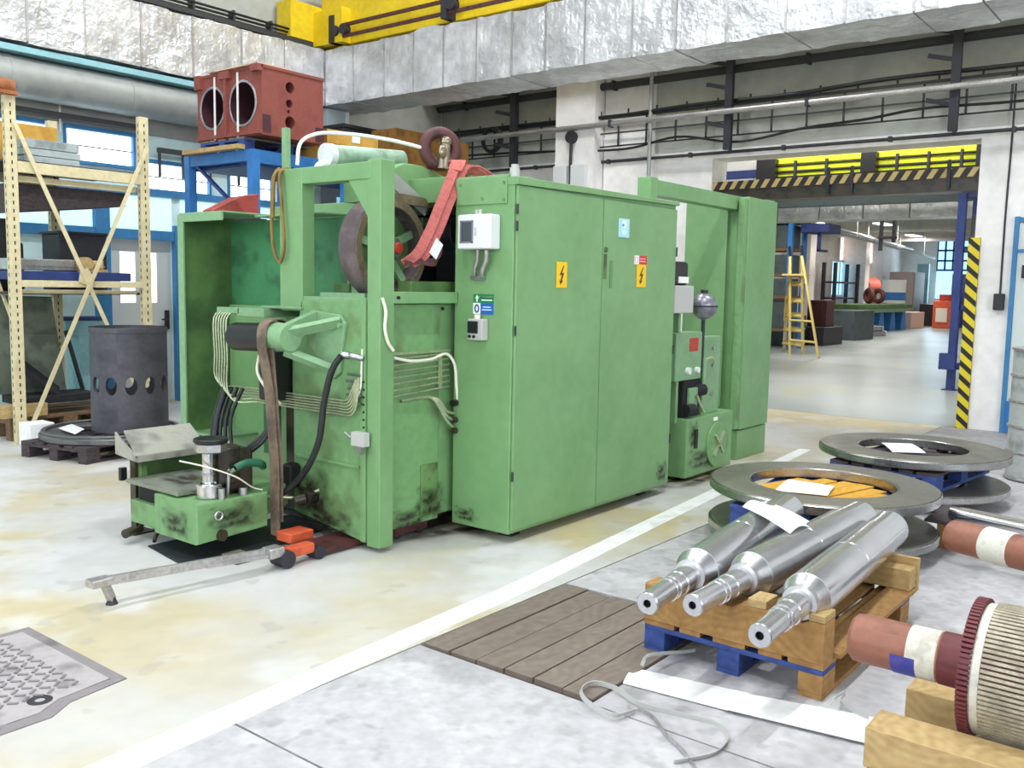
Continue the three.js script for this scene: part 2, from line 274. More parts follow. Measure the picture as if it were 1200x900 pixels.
M.hazardLong = printed(1536, 64, (c, w, h) => { c.fillStyle = '#b8a266'; c.fillRect(0, 0, w, h); c.fillStyle = '#231c1e'; for (let x = -60; x < w + 60; x += 68) { c.beginPath(); c.moveTo(x, h); c.lineTo(x + 30, 0); c.lineTo(x + 66, 0); c.lineTo(x + 36, h); c.fill(); } });
M.danger = printed(64, 160, (c, w, h) => { c.fillStyle = '#f0c418'; c.fillRect(0, 0, w, h); c.fillStyle = '#3a2410'; c.beginPath(); c.moveTo(40, 22); c.lineTo(18, 84); c.lineTo(32, 80); c.lineTo(24, 116); c.lineTo(17, 110); c.lineTo(24, 142); c.lineTo(40, 116); c.lineTo(33, 116); c.lineTo(46, 66); c.lineTo(33, 70); c.lineTo(46, 22); c.fill(); });
M.redSign = printed(128, 80, (c, w, h) => { c.fillStyle = '#f2efec'; c.fillRect(0, 0, w, h); c.fillStyle = '#cc2f33'; c.fillRect(48, 0, 80, h); c.fillStyle = '#f4dada'; c.fillRect(58, 24, 56, 7); c.fillRect(54, 48, 62, 7); c.strokeStyle = '#b9a0a0'; c.lineWidth = 4; c.strokeRect(8, 16, 28, 46); });
M.arrowSign = printed(160, 150, (c, w, h) => { c.fillStyle = '#15844e'; c.fillRect(0, 0, w, 66); c.fillStyle = '#f4f6f6'; c.fillRect(0, 66, 58, 84); c.fillStyle = '#1d63b4'; c.fillRect(58, 66, 102, 84);
  c.fillStyle = '#f0fff4'; c.beginPath(); c.moveTo(30, 6); c.lineTo(46, 32); c.lineTo(35, 32); c.lineTo(35, 58); c.lineTo(25, 58); c.lineTo(25, 32); c.lineTo(14, 32); c.fill(); c.fillRect(64, 40, 84, 8); c.fillStyle = '#123e7c'; c.beginPath(); c.ellipse(29, 108, 20, 32, 0, 0, 7); c.fill(); c.fillStyle = '#e8eefc'; c.beginPath(); c.ellipse(29, 108, 9, 20, 0, 0, 7); c.fill(); c.fillRect(76, 92, 62, 7); c.fillRect(70, 112, 76, 7); });
M.sticker = printed(64, 96, (c, w, h) => { c.fillStyle = '#a8dce8'; c.fillRect(0, 0, w, h); c.fillStyle = '#e8f8fa'; c.fillRect(20, 8, 26, 40); c.fillStyle = '#3c8fa8'; c.beginPath(); c.arc(26, 34, 7, 0, 7); c.fill(); c.fillStyle = '#d2f0f4'; c.beginPath(); c.ellipse(34, 68, 17, 14, 0.5, 0, 7); c.fill(); });

// ------------------------------------------------------------------ the setting
const ZL = -11.1, XB = 12.05;
{
  const f = structGroup('floor');
  part(f, 'subfloor', box(-5.2, 60, -0.4, -0.02, -16, 7.2), M.joint);
  part(f, 'painted_slab', box(-5.0, 12.04, -0.02, 0, -11.3, -2.78), M.floorPaint, 'pale painted slab with yellow stains');
  // grey concrete slabs with open joints
  const jx = [-5, -1.6, 1.92, 2.9, 7.2, 12.04], slabs = [];
  for (let i = 0; i < jx.length - 1; i++) {
    if (i === 3) { slabs.push(box(2.905, 4.03, -0.02, 0, -1.86, 1.4), box(4.04, 7.195, -0.02, 0, -2.77, 1.4)); }
    else slabs.push(box(jx[i] + 0.005, jx[i + 1] - 0.005, -0.02, 0, -2.77, i === 2 ? -0.6 : 1.4));
    slabs.push(box(jx[i] + 0.005, jx[i + 1] - 0.005, -0.02, 0, 1.41, 7));
  }
  slabs.push(box(1.925, 2.895, -0.02, 0, -0.59, 1.4));
  pieces(f, 'concrete_slab', slabs, M.floorGrey);
  part(f, 'hall_slab', box(12.05, 60, -0.02, 0, -16, 7), M.floorFar, 'smooth grey floor of the far hall');
  // the painted line beside the machine
  part(f, 'painted_line', [prism([[1.2, -2.86], [3.83, -2.99], [6.62, -3.24], [9.2, -3.46], [9.2, -3.34], [6.62, -3.11], [3.83, -2.85], [1.2, -2.72]], 'xz', 0, 0.0025)], M.floorLine, 'worn white line');
  // timber cover planks let into the floor
  const pl = []; for (let i = 0; i < 6; i++) { const z0 = -2.765 + i * 0.15; pl.push(box(2.915 + rr(0, 0.02), 4.02 - rr(0, 0.02), -0.02, 0.006 + rr(-0.004, 0.004), z0 + 0.004, z0 + 0.146, 0.003)); }
  pieces(f, 'plank', pl, [M.plankBrown]);
}
{ const f = scene.getObjectByName('floor'); // dark blots painting in the shade under the machine and hydraulic unit
  pieces(f, 'painted_shade', [blot([3.7, 0.0025, -3.8], [5.0, 0.0025, -3.35], [5.2, 0.0025, -4.4], [3.8, 0.0025, -4.5]), blot([6.4, 0.0015, -3.2], [7.8, 0.0015, -3.2], [7.8, 0.0015, -4.0], [6.4, 0.0015, -4.0])], M.stainAndShade); }
{ // chequer plate pit cover
  const c = thing('pit_cover', 'square chequered steel pit cover set in the pale floor, with a round lifting hole', 'floor cover', [1.5, 0, -3.85]);
  const P = [[0.9, -4.26], [1.87, -4.26], [1.87, -3.41], [1.62, -3.37], [1.52, -3.3], [0.9, -3.3]];
  part(c, 'frame', prism(P, 'xz', 0, 0.004), coat(0x8a8486, 0x6d686b, { scale: 0.5, rough: 0.7, s: 130 }));
  part(c, 'plate', prism([[0.95, -4.21], [1.82, -4.21], [1.82, -3.45], [1.6, -3.42], [1.5, -3.36], [0.95, -3.36]], 'xz', 0.002, 0.008), coat(0xb9b2b3, 0xa59ca2, { scale: 0.4, rough: 0.55, s: 131, metal: 0.2 }));
  const lug = []; for (let i = 0; i < 17; i++) for (let j = 0; j < 15; j++) { const x = 1.0 + i * 0.047, z = -4.16 + j * 0.047; if (x > 1.74 || z > -3.5) continue; lug.push(box(-0.019, 0.019, 0, 0.005, -0.006, 0.006).rotateY((i + j) % 2 ? 0.75 : -0.75).translate(x, 0.008, z)); }
  const m = part(c, 'tread_lugs', lug, coat(0x938d90, 0x857b8e, { scale: 0.4, rough: 0.45, s: 132, metal: 0.3 })); m.userData.kind = 'stuff';
  part(c, 'lifting_hole', ringGeo(0.018, 0.045, 0.006, 0.01, 0.001, 24).translate(1.55, 0, -3.46), M.darkSteel);
}
// left wall: solid below and above, window band between, a door
const WY0 = 2.74, WY1 = 3.4;
const leftOpen = [[4.4, 5.3, 3.02, 3.36], [5.5, 6.34, 3.0, 3.36], [6.5, 7.42, 2.75, 3.07], [7.75, 8.45, 2.75, 3.07]];
function wallWithHoles(x0, x1, y0, y1, holes, z0, z1) { // boxes around rectangular openings [x0,x1,y0,y1]
  const out = [], xs = [...new Set([x0, x1, ...holes.flatMap((h) => [h[0], h[1]])])].sort((a, b) => a - b);
  for (let i = 0; i < xs.length - 1; i++) {
    const m = (xs[i] + xs[i + 1]) / 2, hs = holes.filter((h) => h[0] < m && h[1] > m).sort((a, b) => a[2] - b[2]); let y = y0;
    for (const h of hs) { if (h[2] > y) out.push(box(xs[i], xs[i + 1], y, h[2], z0, z1)); y = h[3]; }
    if (y < y1) out.push(box(xs[i], xs[i + 1], y, y1, z0, z1));
  }
  return out;
}
struct('wall_left', [...wallWithHoles(-5.2, 12.05, -0.02, CEIL, [...leftOpen, [5.98, 6.86, -0.02, 2.1], [6.98, 7.2, 0.3, 2.0]], ZL - 0.25, ZL)], M.wallTeal);
struct('trim_1', [box(-5, 12.0, 3.42, CEIL, ZL + 0.003, ZL + 0.02)], M.wallGrey);        // the greyer upper wall
{ // sky-lit panes and blue frames
  let n = 1;
  for (const [x0, x1, y0, y1] of [...leftOpen, [6.98, 7.2, 0.3, 2.0]]) {
    const w = structGroup(`window_${n++}`);
    part(w, 'pane', box(x0, x1, y0, y1, ZL - 0.05, ZL - 0.03), M.dayGlow);
    part(w, 'frame', [box(x0 - 0.03, x1 + 0.03, y1, y1 + 0.05, ZL - 0.02, ZL + 0.05), box(x0 - 0.03, x1 + 0.03, y0 - 0.04, y0, ZL - 0.02, ZL + 0.051), box(x0 - 0.029, x0 + 0.001, y0 + 0.001, y1 - 0.001, ZL - 0.1, ZL + 0.03), box(x1 - 0.001, x1 + 0.029, y0 + 0.001, y1 - 0.001, ZL - 0.1, ZL + 0.03)], M.blueFrame);
    part(w, 'glazing_bar', box(x0, x1, (y0 + y1) / 2 - 0.008, (y0 + y1) / 2 + 0.008, ZL - 0.03, ZL - 0.015), M.galv);
  }
  const d = structGroup('door_1');
  part(d, 'door_leaf', [box(5.98, 6.16, 0.02, 2.1, ZL - 0.1, ZL - 0.04), box(6.365, 6.435, 1.3, 1.94, ZL - 0.1, ZL - 0.04), box(6.66, 6.86, 0.02, 2.1, ZL - 0.1, ZL - 0.04), box(6.16, 6.66, 1.94, 2.1, ZL - 0.1, ZL - 0.04), box(6.16, 6.66, 0.02, 1.3, ZL - 0.1, ZL - 0.04)], plain(0xcdd0cd, 0.6));
  part(d, 'pane', box(6.16, 6.37, 1.3, 1.94, ZL - 0.08, ZL - 0.06), M.dayGlow);
  part(d, 'pane_001', box(6.43, 6.66, 1.3, 1.94, ZL - 0.08, ZL - 0.06), M.dayGlow);
  part(d, 'door_frame', [box(5.8, 5.98, 0, 2.65, ZL, ZL + 0.08), box(6.86, 6.98, 0, 2.3, ZL, ZL + 0.08), box(5.985, 6.855, 2.1, 2.22, ZL, ZL + 0.07), box(6.985, 8.5, 2.1, 2.22, ZL, ZL + 0.07), box(4.6, 5.795, 2.1, 2.22, ZL, ZL + 0.07)], M.blueFrame);
  part(d, 'door_handle', [box(6.76, 6.82, 0.95, 1.2, ZL - 0.04, ZL - 0.02), rod([6.7, 1.08, ZL], [6.8, 1.08, ZL], 0.012)], M.darkSteel);
  struct('trim_2', [box(5.3, 9, 2.66, 2.74, ZL, ZL + 0.05)], M.blueFrame);
}
single('curtain_rail', 'dark rail running along the left wall above the window band', 'rail', [box(3.6, 6.4, 3.44, 3.5, -10.98, -10.92), box(6.6, 9, 3.2, 3.26, -10.98, -10.92), ...[6.62, 6.95, 7.35, 7.8].map((x) => box(x - 0.01, x + 0.01, 2.9, 3.25, -10.97, -10.93))], M.darkPipe);
single('white_conduit', 'thin white conduit bent along the left wall above the windows', 'conduit', [rod([5.42, 3.3, -11.05], [5.42, 3.63, -11.05], 0.012), rod([5.42, 3.63, -11.05], [6.34, 3.64, -11.05], 0.014), rod([6.46, 3.63, -11.05], [8.2, 3.66, -11.05], 0.014)], M.white);
{ // round ventilation duct under the foil duct
  const t = thing('round_duct', 'dull grey round ventilation duct running along the left wall below the foil duct', 'duct', [0, 3.57, -10.82]);
  part(t, 'pipe', rod([-3, 3.79, -10.82], [8.95, 3.79, -10.82], 0.22, 32), M.pipe);
  pieces(t, 'joint_band', [0.5, 2.6, 4.7, 6.1, 7.5, 8.6].map((x) => rod([x, 3.79, -10.82], [x + 0.05, 3.79, -10.82], 0.226, 32)), M.pipe);
}
single('blue_beam', 'light blue steel beam directly under the left foil duct', 'beam', box(-3, 8.9, 4.02, 4.085, -10.98, -10.6), M.skyBlue);
// ceiling, far walls of this hall
struct('ceiling', [box(-5.2, 12.3, CEIL, CEIL + 0.2, -11.35, 7.2)], M.ceiling);
struct('wall_rear', [...wallWithHoles(-1, 8, -0.02, CEIL, [[-1, 8, 2.1, 5.1]], -0.15, 0.15).map((g) => g.rotateY(Math.PI / 2).translate(-5.05, 0, 0)), box(-5.2, -4.9, -0.02, CEIL, -11.3, -8), box(-5.2, -4.9, -0.02, CEIL, 1, 7.2)], M.wall);
struct('wall_right', wallWithHoles(-5.2, 12.3, -0.02, CEIL, [[-4, 5, 2.1, 5.1]], 6.9, 7.2), M.wall);
{ const w = structGroup('window_6'); part(w, 'pane', box(-4, 5, 2.1, 5.1, 6.95, 6.98), M.dayGlow); pieces(w, 'mullion', [-4, -2.5, -1, 0.5, 2, 3.5, 5].map((x) => box(x - 0.04, x + 0.04, 2.1, 5.1, 6.9, 6.95)), M.blueFrame); }
{ const w = structGroup('window_7'); part(w, 'pane', box(-4.98, -4.95, 2.1, 5.1, -8, 1), M.dayGlow); pieces(w, 'mullion', [-8, -6.5, -5, -3.5, -2, -0.5, 1].map((z) => box(-4.95, -4.9, 2.1, 5.1, z - 0.04, z + 0.04)), M.blueFrame); }
// back wall with the portal into the next hall
const PZ0 = -5.98, PZ1 = -2.56;
struct('wall_back', [box(XB, XB + 0.45, -0.02, CEIL, -11.3, PZ0), box(XB, XB + 0.45, 3.42, CEIL, PZ0, PZ1), box(XB, XB + 0.45, -0.02, CEIL, PZ1, 7.2)], M.wall);
struct('trim_3', [box(XB - 0.012, XB, 3.55, 4.72, -11.1, 1.5)], M.wallGrey);      // grey recessed field carrying the pipes
struct('trim_4', [box(11.35, XB, 4.78, 5.35, -11.1, 7)], M.wall);                  // ledge beam
struct('trim_5', [box(11.68, XB, -0.02, 4.78, -8.42, -7.72), box(XB - 0.12, XB, -0.02, 4.78, -7.7, -6.9)], M.wall);               // wall pillar
{ // door at the right of the portal
  const d = structGroup('door_2');
  part(d, 'door_frame', [box(11.98, XB, 0, 2.5, -2.14, -2.09), box(11.985, XB, 2.44, 2.49, -2.089, -0.9), box(11.985, XB, 2.09, 2.13, -2.089, -0.9)], M.blueFrame);
  part(d, 'door_leaf', box(12.0, XB - 0.001, 0.005, 2.43, -2.088, -0.95), plain(0xd3dbd9, 0.6));
  part(d, 'kick_plate', box(11.96, 11.999, 0.02, 0.38, -2.085, -1.85), M.blue);
}
single('small_black_sign', 'small black sign on the pale door right of the portal', 'sign', box(11.975, 12.0, 1.8, 1.95, -2.03, -1.85), M.blackPaint);
{ const s = thing('wall_switch', 'small dark switch box hanging on its cable on the white pillar right of the portal', 'switch', [12.0, 1.42, -2.25]);
  part(s, 'housing', box(11.96, 12.05, 1.43, 1.62, -2.3, -2.19, 0.01), M.darkSteel); part(s, 'cable', tube([[12.04, 1.62, -2.245], [12.04, 2.5, -2.25], [12.04, 3.45, -2.24], [12.04, 4.2, -2.24]], 0.012, 20, 6), M.darkPipe); }
{ const b = thing('hazard_strip', 'slanting yellow and black striped guard board on the right edge of the portal', 'guard strip', [12.0, 0, -2.62]);
  const g = new THREE.BoxGeometry(0.03, 2.27, 0.13); g.userData.keepUV = true; g.translate(0, 1.135, 0);
  part(b, 'board', g.translate(12.03, 0, -2.555), M.hazard); }
{ // striped barrier beam across the top of the portal
  const b = thing('striped_beam', 'dark beam with a yellow and black chevron edge across the top of the portal', 'beam', [12.2, 2.82, -4.27]);
  part(b, 'beam', box(12.1, 12.4, 2.83, 2.99, PZ0, PZ1), M.oily);
  const g = box(12.08, 12.4, 2.99, 3.1, PZ0, PZ1); g.userData.keepUV = true; part(b, 'chevron_edge', g, M.hazardLong);
  pieces(b, 'hanger', [-4.35, -4.05, -2.9].map((z) => box(12.06, 12.09, 2.86, 3.2, z - 0.02, z + 0.02)), M.darkSteel);
}
{ // yellow crane girder seen through the slot above the striped beam
  const b = thing('yellow_crane_girder', 'yellow green crane girder seen through the slot above the striped portal beam', 'crane', [13.2, 3.1, -4.2]);
  part(b, 'girder', [box(13.2, 13.5, 3.1, 3.28, -5.6, -2.2), box(13.24, 13.5, 3.28, 3.44, -5.6, -2.2), box(13.16, 13.5, 3.44, 3.62, -5.6, -2.2)], M.yellowGreen);
  pieces(b, 'conductor_rail', [[3.31, 0.02], [3.4, 0.014], [3.24, 0.012]].map(([y, r]) => rod([13.1, y, -5.6], [13.1, y + (y > 3.35 ? 0.02 : 0), -2.3], r)), M.blackPaint);
  pieces(b, 'bracket', [-5.62, -4.16, -2.72].map((z, i) => box(13.02, 13.15, 3.12 + (i === 1 ? 0.12 : 0), 3.5, z - (i ? 0.1 : 0.14), z + (i ? 0.1 : 0.14))), M.blackPaint);
  pieces(b, 'clip', [-5.2, -4.75, -3.8, -3.4, -3.0].map((z) => box(13.06, 13.12, 3.2, 3.46, z - 0.015, z + 0.015)), M.darkSteel);
  part(b, 'daylight_panel', box(13.18, 13.5, 3.1, 3.62, -6.3, -5.7), M.white, 'white panel standing in for daylight'); part(b, 'end_stripe', box(13.15, 13.18, 3.26, 3.38, -6.3, -5.7), M.blueDark);  // the white panel paints in bright daylight past the girder end
}
// pipes, trays and stanchions on the back wall
const pipeThing = (name, label, y, r, mat, z0 = -11, z1 = 1.5, x = 11.9, brk = 1.5) => { const t = thing(name, label, 'pipe', [x, y - r, (z0 + z1) / 2]);
  part(t, 'pipe', rod([x, y, z0], [x, y, z1], r, 14), mat); const g = []; for (let z = z0 + 0.6; z < z1; z += brk) g.push(box(x - 0.01, XB, y - r - 0.02, y - r, z - 0.02, z + 0.02), box(x - r - 0.01, x + r + 0.01, y - r - 0.01, y + r + 0.01, z - 0.02, z + 0.02)); pieces(t, 'clamp', g.filter((_, i) => i % 2), M.darkPipe); return t; };
pipeThing('wall_pipe', 'thick dark pipe high on the back wall just below the ledge', 4.55, 0.055, M.darkPipe, -11, 1.5, 11.85, 2.9);
pipeThing('wall_pipe', 'long shiny silver pipe along the back wall, in front of the cable ladder', 3.96, 0.04, M.galv, -10.9, 1.5, 11.62, 2.9);
pipeThing('wall_pipe', 'thin dark pipe lowest on the back wall, just above the portal', 3.47, 0.022, M.darkPipe, -10.9, 1.5, 11.9, 1.35);
{ const t = thing('cable_ladder', 'dark steel cable ladder with upright rungs along the back wall above the portal', 'cable ladder', [11.85, 3.66, -4.7]);
  pieces(t, 'rail', [box(11.83, 11.87, 4.075, 4.105, -11, 1.5), box(11.84, 11.86, 3.67, 3.69, -11, 1.5), box(11.84, 11.86, 3.86, 3.88, -11, 1.5)], M.darkPipe);
  const g = []; for (let z = -10.7, i = 0; z < 1.4; z += 0.47, i++) g.push(box(11.84, 11.86, 3.68, i % 2 ? 3.98 : 4.08, z - 0.012, z + 0.012), box(11.84, 11.86, 4.08, 4.2, z + 0.15, z + 0.17));
  pieces(t, 'rung', g, M.darkPipe); }
single('sagging_cable', 'black sagging cable draped along the back wall below the cable ladder', 'cable', tube([[11.8, 3.75, -10.8], [11.8, 3.7, -9], [11.8, 3.62, -7.2], [11.8, 3.72, -6.4], [11.8, 3.58, -5.5], [11.8, 3.68, -4.6], [11.8, 3.72, -3.8], [11.8, 3.78, -3.2], [11.8, 3.76, -2.2], [11.8, 3.8, 0.5]], 0.018, 80, 6), M.rubber);
single('upper_cable', 'black wavy cable lying along the top rail of the cable ladder', 'cable', tube([[11.8, 4.13, -10.8], [11.8, 4.12, -8.6], [11.8, 4.1, -7.4], [11.8, 4.13, -6.2], [11.8, 4.12, -4.8], [11.8, 4.17, -3.6], [11.8, 4.16, -2.2], [11.8, 4.18, 0.5]], 0.028, 80, 6), M.rubber);
{ const mk = (z, label) => { const t = thing('wall_stanchion', label, 'stanchion', [11.72, 3.47, z]);
    part(t, 'post', [box(11.66, 11.72, 3.47, 4.9, z - 0.05, z + 0.05), box(11.72, 11.8, 3.47, 4.9, z - 0.02, z + 0.02)], M.darkSteel);
    pieces(t, 'arm', [4.62, 4.32, 3.82].map((y) => bar([11.7, y - 0.05, z], [11.62, y + 0.02, z - 0.3], 0.05, 0.05)), M.darkSteel); };
  mk(-5.6, 'dark steel stanchion with short arms on the back wall, left of the portal middle'); mk(-2.8, 'dark steel stanchion with short arms on the back wall, above the right portal edge'); mk(-9.25, 'dark steel stanchion with short arms on the back wall, behind the cardboard boxes'); }
single('thin_riser_pipe', 'thin vertical grey pipe on the wall right of the wall pillar', 'pipe', rod([11.8, 0, -6.85], [11.8, 4.78, -6.85], 0.03), M.pipe);
{ const t = thing('cable_coil', 'black coil of cable hanging on the back wall rails', 'cable coil', [11.75, 3.7, -9.72]);
  pieces(t, 'loop', [0, 1, 2].map((i) => new THREE.TorusGeometry(0.17 + i * 0.012, 0.018, 8, 28).rotateY(Math.PI / 2 + (i - 1) * 0.12).translate(11.72, 3.93, -9.72 + i * 0.01)), M.rubber); }
{ const t = thing('wall_box_lamp', 'small round dark junction box on the pillar with a cable tail', 'junction box', [11.62, 3.3, -8.1]);
  part(t, 'housing', rod([11.6, 3.83, -8.1], [11.68, 3.83, -8.1], 0.09, 18), M.darkSteel); part(t, 'cable', tube([[11.64, 3.76, -8.1], [11.63, 3.4, -8.1], [11.65, 2.6, -8.08]], 0.025, 16, 6), M.darkPipe); }
for (const [z0, z1, l] of [[-8.4, -8.16, 'white flat wall box on the pillar behind the cabinet, left of two'], [-8.08, -7.82, 'white flat wall box on the pillar behind the cabinet, right of two']]) single('wall_box', l, 'box', box(11.6, 11.68, 3.0, 3.42, z0, z1, 0.01), M.plasticWhite);
for (const [x, y, z, w, l] of [[11.4, 4.66, -4.72, 0.52, 'slim grey strip lamp, unlit, under the ledge near the portal'], [11.4, 4.66, -10.0, 0.5, 'slim grey strip lamp, unlit, under the ledge near the cardboard boxes']]) { const t = thing('strip_lamp', l, 'lamp', [x, y, z]);
  part(t, 'housing', box(x - 0.1, x + 0.1, y + 0.03, y + 0.12, z - w / 2, z + w / 2, 0.01), M.greyBox); part(t, 'diffuser', box(x - 0.08, x + 0.08, y, y + 0.03, z - w / 2 + 0.02, z + w / 2 - 0.02), M.darkSteel); }
{ const t = thing('wall_riser', 'pale grey square riser duct at the corner above the boxes', 'duct', [9.25, 3.0, -10.8]); part(t, 'duct', box(9.06, 9.42, 3.0, 4.1, -10.95, -10.6), plain(0xb8c6cc, 0.5)); part(t, 'edge_strip', box(9.42, 9.47, 3.0, 4.1, -10.62, -10.58), M.white); }

// foil-wrapped ducts: every wrapped panel a piece, with a crumpled face
function foilPanel(a0, a1, alongX) { const D = alongX ? 0.46 : 0.75;   // local: length along z (or x), face towards -x (or +z)
  const L = a1 - a0, g = new THREE.BoxGeometry(L - 0.012, 0.75, D, 10, 10, 4), p = g.attributes.position, s = Math.floor(rr(1, 900)), o = rr(-0.006, 0.012);
  for (let i = 0; i < p.count; i++) { const x = p.getX(i), y = p.getY(i), z = p.getZ(i); const e = Math.min(1, 8 * (L / 2 - Math.abs(x)) / L + 0.1);
    const k = (fbm((x + 3) / 3.1, (y + z + 3) / 3.1, 14, s, 3) - 0.5) * 0.05 * e + o; p.setXYZ(i, x, y + Math.sign(y) * (Math.abs(y) > 0.37 ? k : 0), z + (z > D / 2 - 0.01 ? k : 0)); }
  g.computeVertexNormals();
  if (alongX) return g.translate((a0 + a1) / 2, 4.5, -10.81); return g.rotateY(-Math.PI / 2).translate(9.38, 4.5, (a0 + a1) / 2);
}
{ const t = thing('foil_duct', 'silver foil wrapped square duct crossing in front of the back wall under the yellow crane', 'duct', [9.38, 4.12, -5]);
  let z = -10.55, i = 0; const G = [], T = []; while (z < 0.5) { const L = rr(0.5, 0.68); G.push(foilPanel(z, z + L)); T.push(box(8.99, 9.0, 4.13, 4.87, z - 0.012, z + 0.012)); z += L; }
  pieces(t, 'foil_panel', G, M.foil); pieces(t, 'seam_tape', T, M.galv); }
{ const t = thing('foil_duct', 'silver foil wrapped square duct running along the left wall above the windows', 'duct', [3, 4.12, -10.96]);
  let x = 9.72; const G = [], T = []; while (x > 1) { const L = rr(0.6, 0.75); G.push(foilPanel(x - L, x, true)); T.push(box(x - L - 0.012, x - L + 0.012, 4.13, 4.87, -10.585, -10.57)); x -= L; }
  pieces(t, 'foil_panel', G, M.foil); pieces(t, 'seam_tape', T, M.galv); }
{ const t = thing('crane_runway', 'dark crane runway rail with cables above the left foil duct', 'rail', [3, 4.9, -10.85]);
  part(t, 'rail', box(-2, 12, 4.93, 4.99, -10.9, -10.7), M.darkPipe); pieces(t, 'cable', [5.02, 5.06, 5.1].map((y, i) => rod([-2, y, -10.8 + i * 0.03], [8.6, y, -10.8 + i * 0.03], 0.016)), M.rubber);
  const g = []; for (let x = 1; x < 8.6; x += 0.6) g.push(box(x, x + 0.03, 4.96, 5.14, -10.86, -10.74)); pieces(t, 'bracket', g, M.darkPipe); }
{ const t = thing('yellow_bridge_crane', 'yellow overhead crane girder with dark conductor rails above the foil ducts', 'crane', [9.4, 4.95, -6]);
  part(t, 'girder', [box(9.06, 9.5, 4.93, 5.9, -10.7, 0.6)], M.yellow); part(t, 'end_carriage', [box(8.5, 10.4, 5.0, 5.5, -11.0, -10.7), box(8.9, 9.06, 4.93, 5.4, -10.72, -10.1)], M.yellow);
  pieces(t, 'conductor_rail', [[5.15, 8.93], [5.0, 8.93]].map(([y, x]) => box(x - 0.02, x + 0.02, y - 0.02, y + 0.02, -10.3, 0.6)), M.maroon);
  pieces(t, 'bracket', [-10.3, -8.18, -6.0, -3.9].map((z) => box(8.88, 9.06, 4.93, 5.3, z - 0.05, z + 0.05)), M.darkSteel);
  pieces(t, 'roller', [-10.22, -10.05, -8.05].map((z) => rod([8.86, 5.08, z], [8.96, 5.08, z], 0.07)), M.darkSteel); }
{ // hall luminaires
  for (const [i, [x, z]] of HALL_LAMPS.entries()) { const t = thing('ceiling_lamp', `white luminaire under near hall ceiling, ${i % 2 ? 'row above the cabinet' : 'row by left wall'}, ${['farthest from', 'midway to', 'nearest'][i >> 1]} the back wall`, 'lamp', [x, CEIL - 0.34, z], 'ceiling luminaires of the near hall');
    part(t, 'housing', box(x - 0.78, x + 0.78, CEIL - 0.3, CEIL, z - 0.28, z + 0.28), M.greyBox); part(t, 'lamp_diffuser', box(x - 0.75, x + 0.75, CEIL - 0.34, CEIL - 0.3, z - 0.25, z + 0.25), M.lampGlow); }
}
// ------------------------------------------------------------------ the far hall's shell
struct('wall_far_left', [box(12.5, 60, -0.02, 4.8, -15.3, -15)], M.wallFar);
struct('wall_far_right', [box(12.5, 60, -0.02, 4.8, 2, 2.3)], M.wallFar);
struct('wall_far_end', wallWithHoles(-2, 15, -0.02, 4.8, [[11.65, 13.25, 1.3, 4.5]], -0.15, 0.15).map((g) => g.rotateY(Math.PI / 2).translate(54, 0, 0)), M.wallFar);
struct('ceiling_far', [box(12.5, 54.2, 4.7, 4.9, -15.3, 2.3)], M.ceiling);
{ const w = structGroup('window_8'); part(w, 'pane', box(54.02, 54.06, 1.3, 4.5, -13.25, -11.65), M.blueGlow);
  const g = []; for (let z = -13.25; z <= -11.6; z += 0.4) g.push(box(53.9, 54.0, 2.9, 4.5, z - 0.04, z + 0.04)); for (const y of [2.9, 3.4, 3.95, 4.5]) g.push(box(53.9, 54.0, y - 0.05, y + 0.05, -13.3, -11.6)); g.push(box(53.9, 54, 1.25, 1.35, -13.3, -11.6)); pieces(w, 'glazing_bar', g, M.blueDark); }
for (const [i, x] of [30, 37, 44].entries()) struct(`trim_${6 + i}`, [box(x, x + 0.6, -0.02, 4.7, -15, -13.9)], M.wallFar);
single('teal_beam', 'pale green cross beam under the far hall ceiling just past the portal', 'beam', box(18, 18.3, 3.41, 3.54, -9, 1.5), M.teal);
single('dark_beam', 'dark steel cross beam below the pale green beam beyond the portal', 'beam', box(18.05, 18.3, 3.27, 3.4, -9, 1.5), M.slate);
{ const t = thing('far_foil_duct', 'pale foil wrapped duct crossing the far hall below the dark beam', 'duct', [19.5, 3.1, -4]); let z = -9; const G = []; while (z < 1.4) { G.push(box(19.5, 20.1, 3.1, 3.42, z, z + 0.9, 0.02)); z += 0.91; } pieces(t, 'foil_panel', G, M.foil); }
for (const [i, x] of [26, 33, 40, 47].entries()) single('ceiling_beam', `grey concrete cross beam of the far hall ceiling, number ${['one', 'two', 'three', 'four'][i]} counted from the portal`, 'beam', box(x, x + 0.5, 4.1, 4.7, -15, 2), M.wallGrey, 'far hall ceiling beams');
single('far_pipe', 'grey pipe running lengthwise under the far hall ceiling, the higher one', 'pipe', [rod([26.2, 3.77, -10.46], [50, 3.85, -13.5], 0.06), ...[30, 38, 46].map((x) => rod([x, 3.76 + (x - 21) * 0.0034, -9.8 - (x - 21) * 0.1276], [x, 4.695, -9.8 - (x - 21) * 0.1276], 0.02))], M.pipe);
single('far_pipe', 'grey pipe running lengthwise under the far hall ceiling, the lower one', 'pipe', [rod([26.2, 3.32, -9.28], [50, 3.4, -12.4], 0.05), ...[30, 38, 46].map((x) => rod([x, 3.3 + (x - 21) * 0.0034, -8.6 - (x - 21) * 0.131], [x, 4.695, -8.6 - (x - 21) * 0.131], 0.02))], M.pipe);
single('lamp_hanger', 'dark square hanger under the far hall ceiling', 'hanger', [box(24.9, 25.2, 3.0, 3.06, -7.6, -7.2), box(24.9, 25.2, 3.5, 3.56, -7.6, -7.2), box(25, 25.1, 2.7, 4.7, -7.6, -7.52), box(25, 25.1, 2.9, 4.7, -7.28, -7.2)], M.darkSteel);
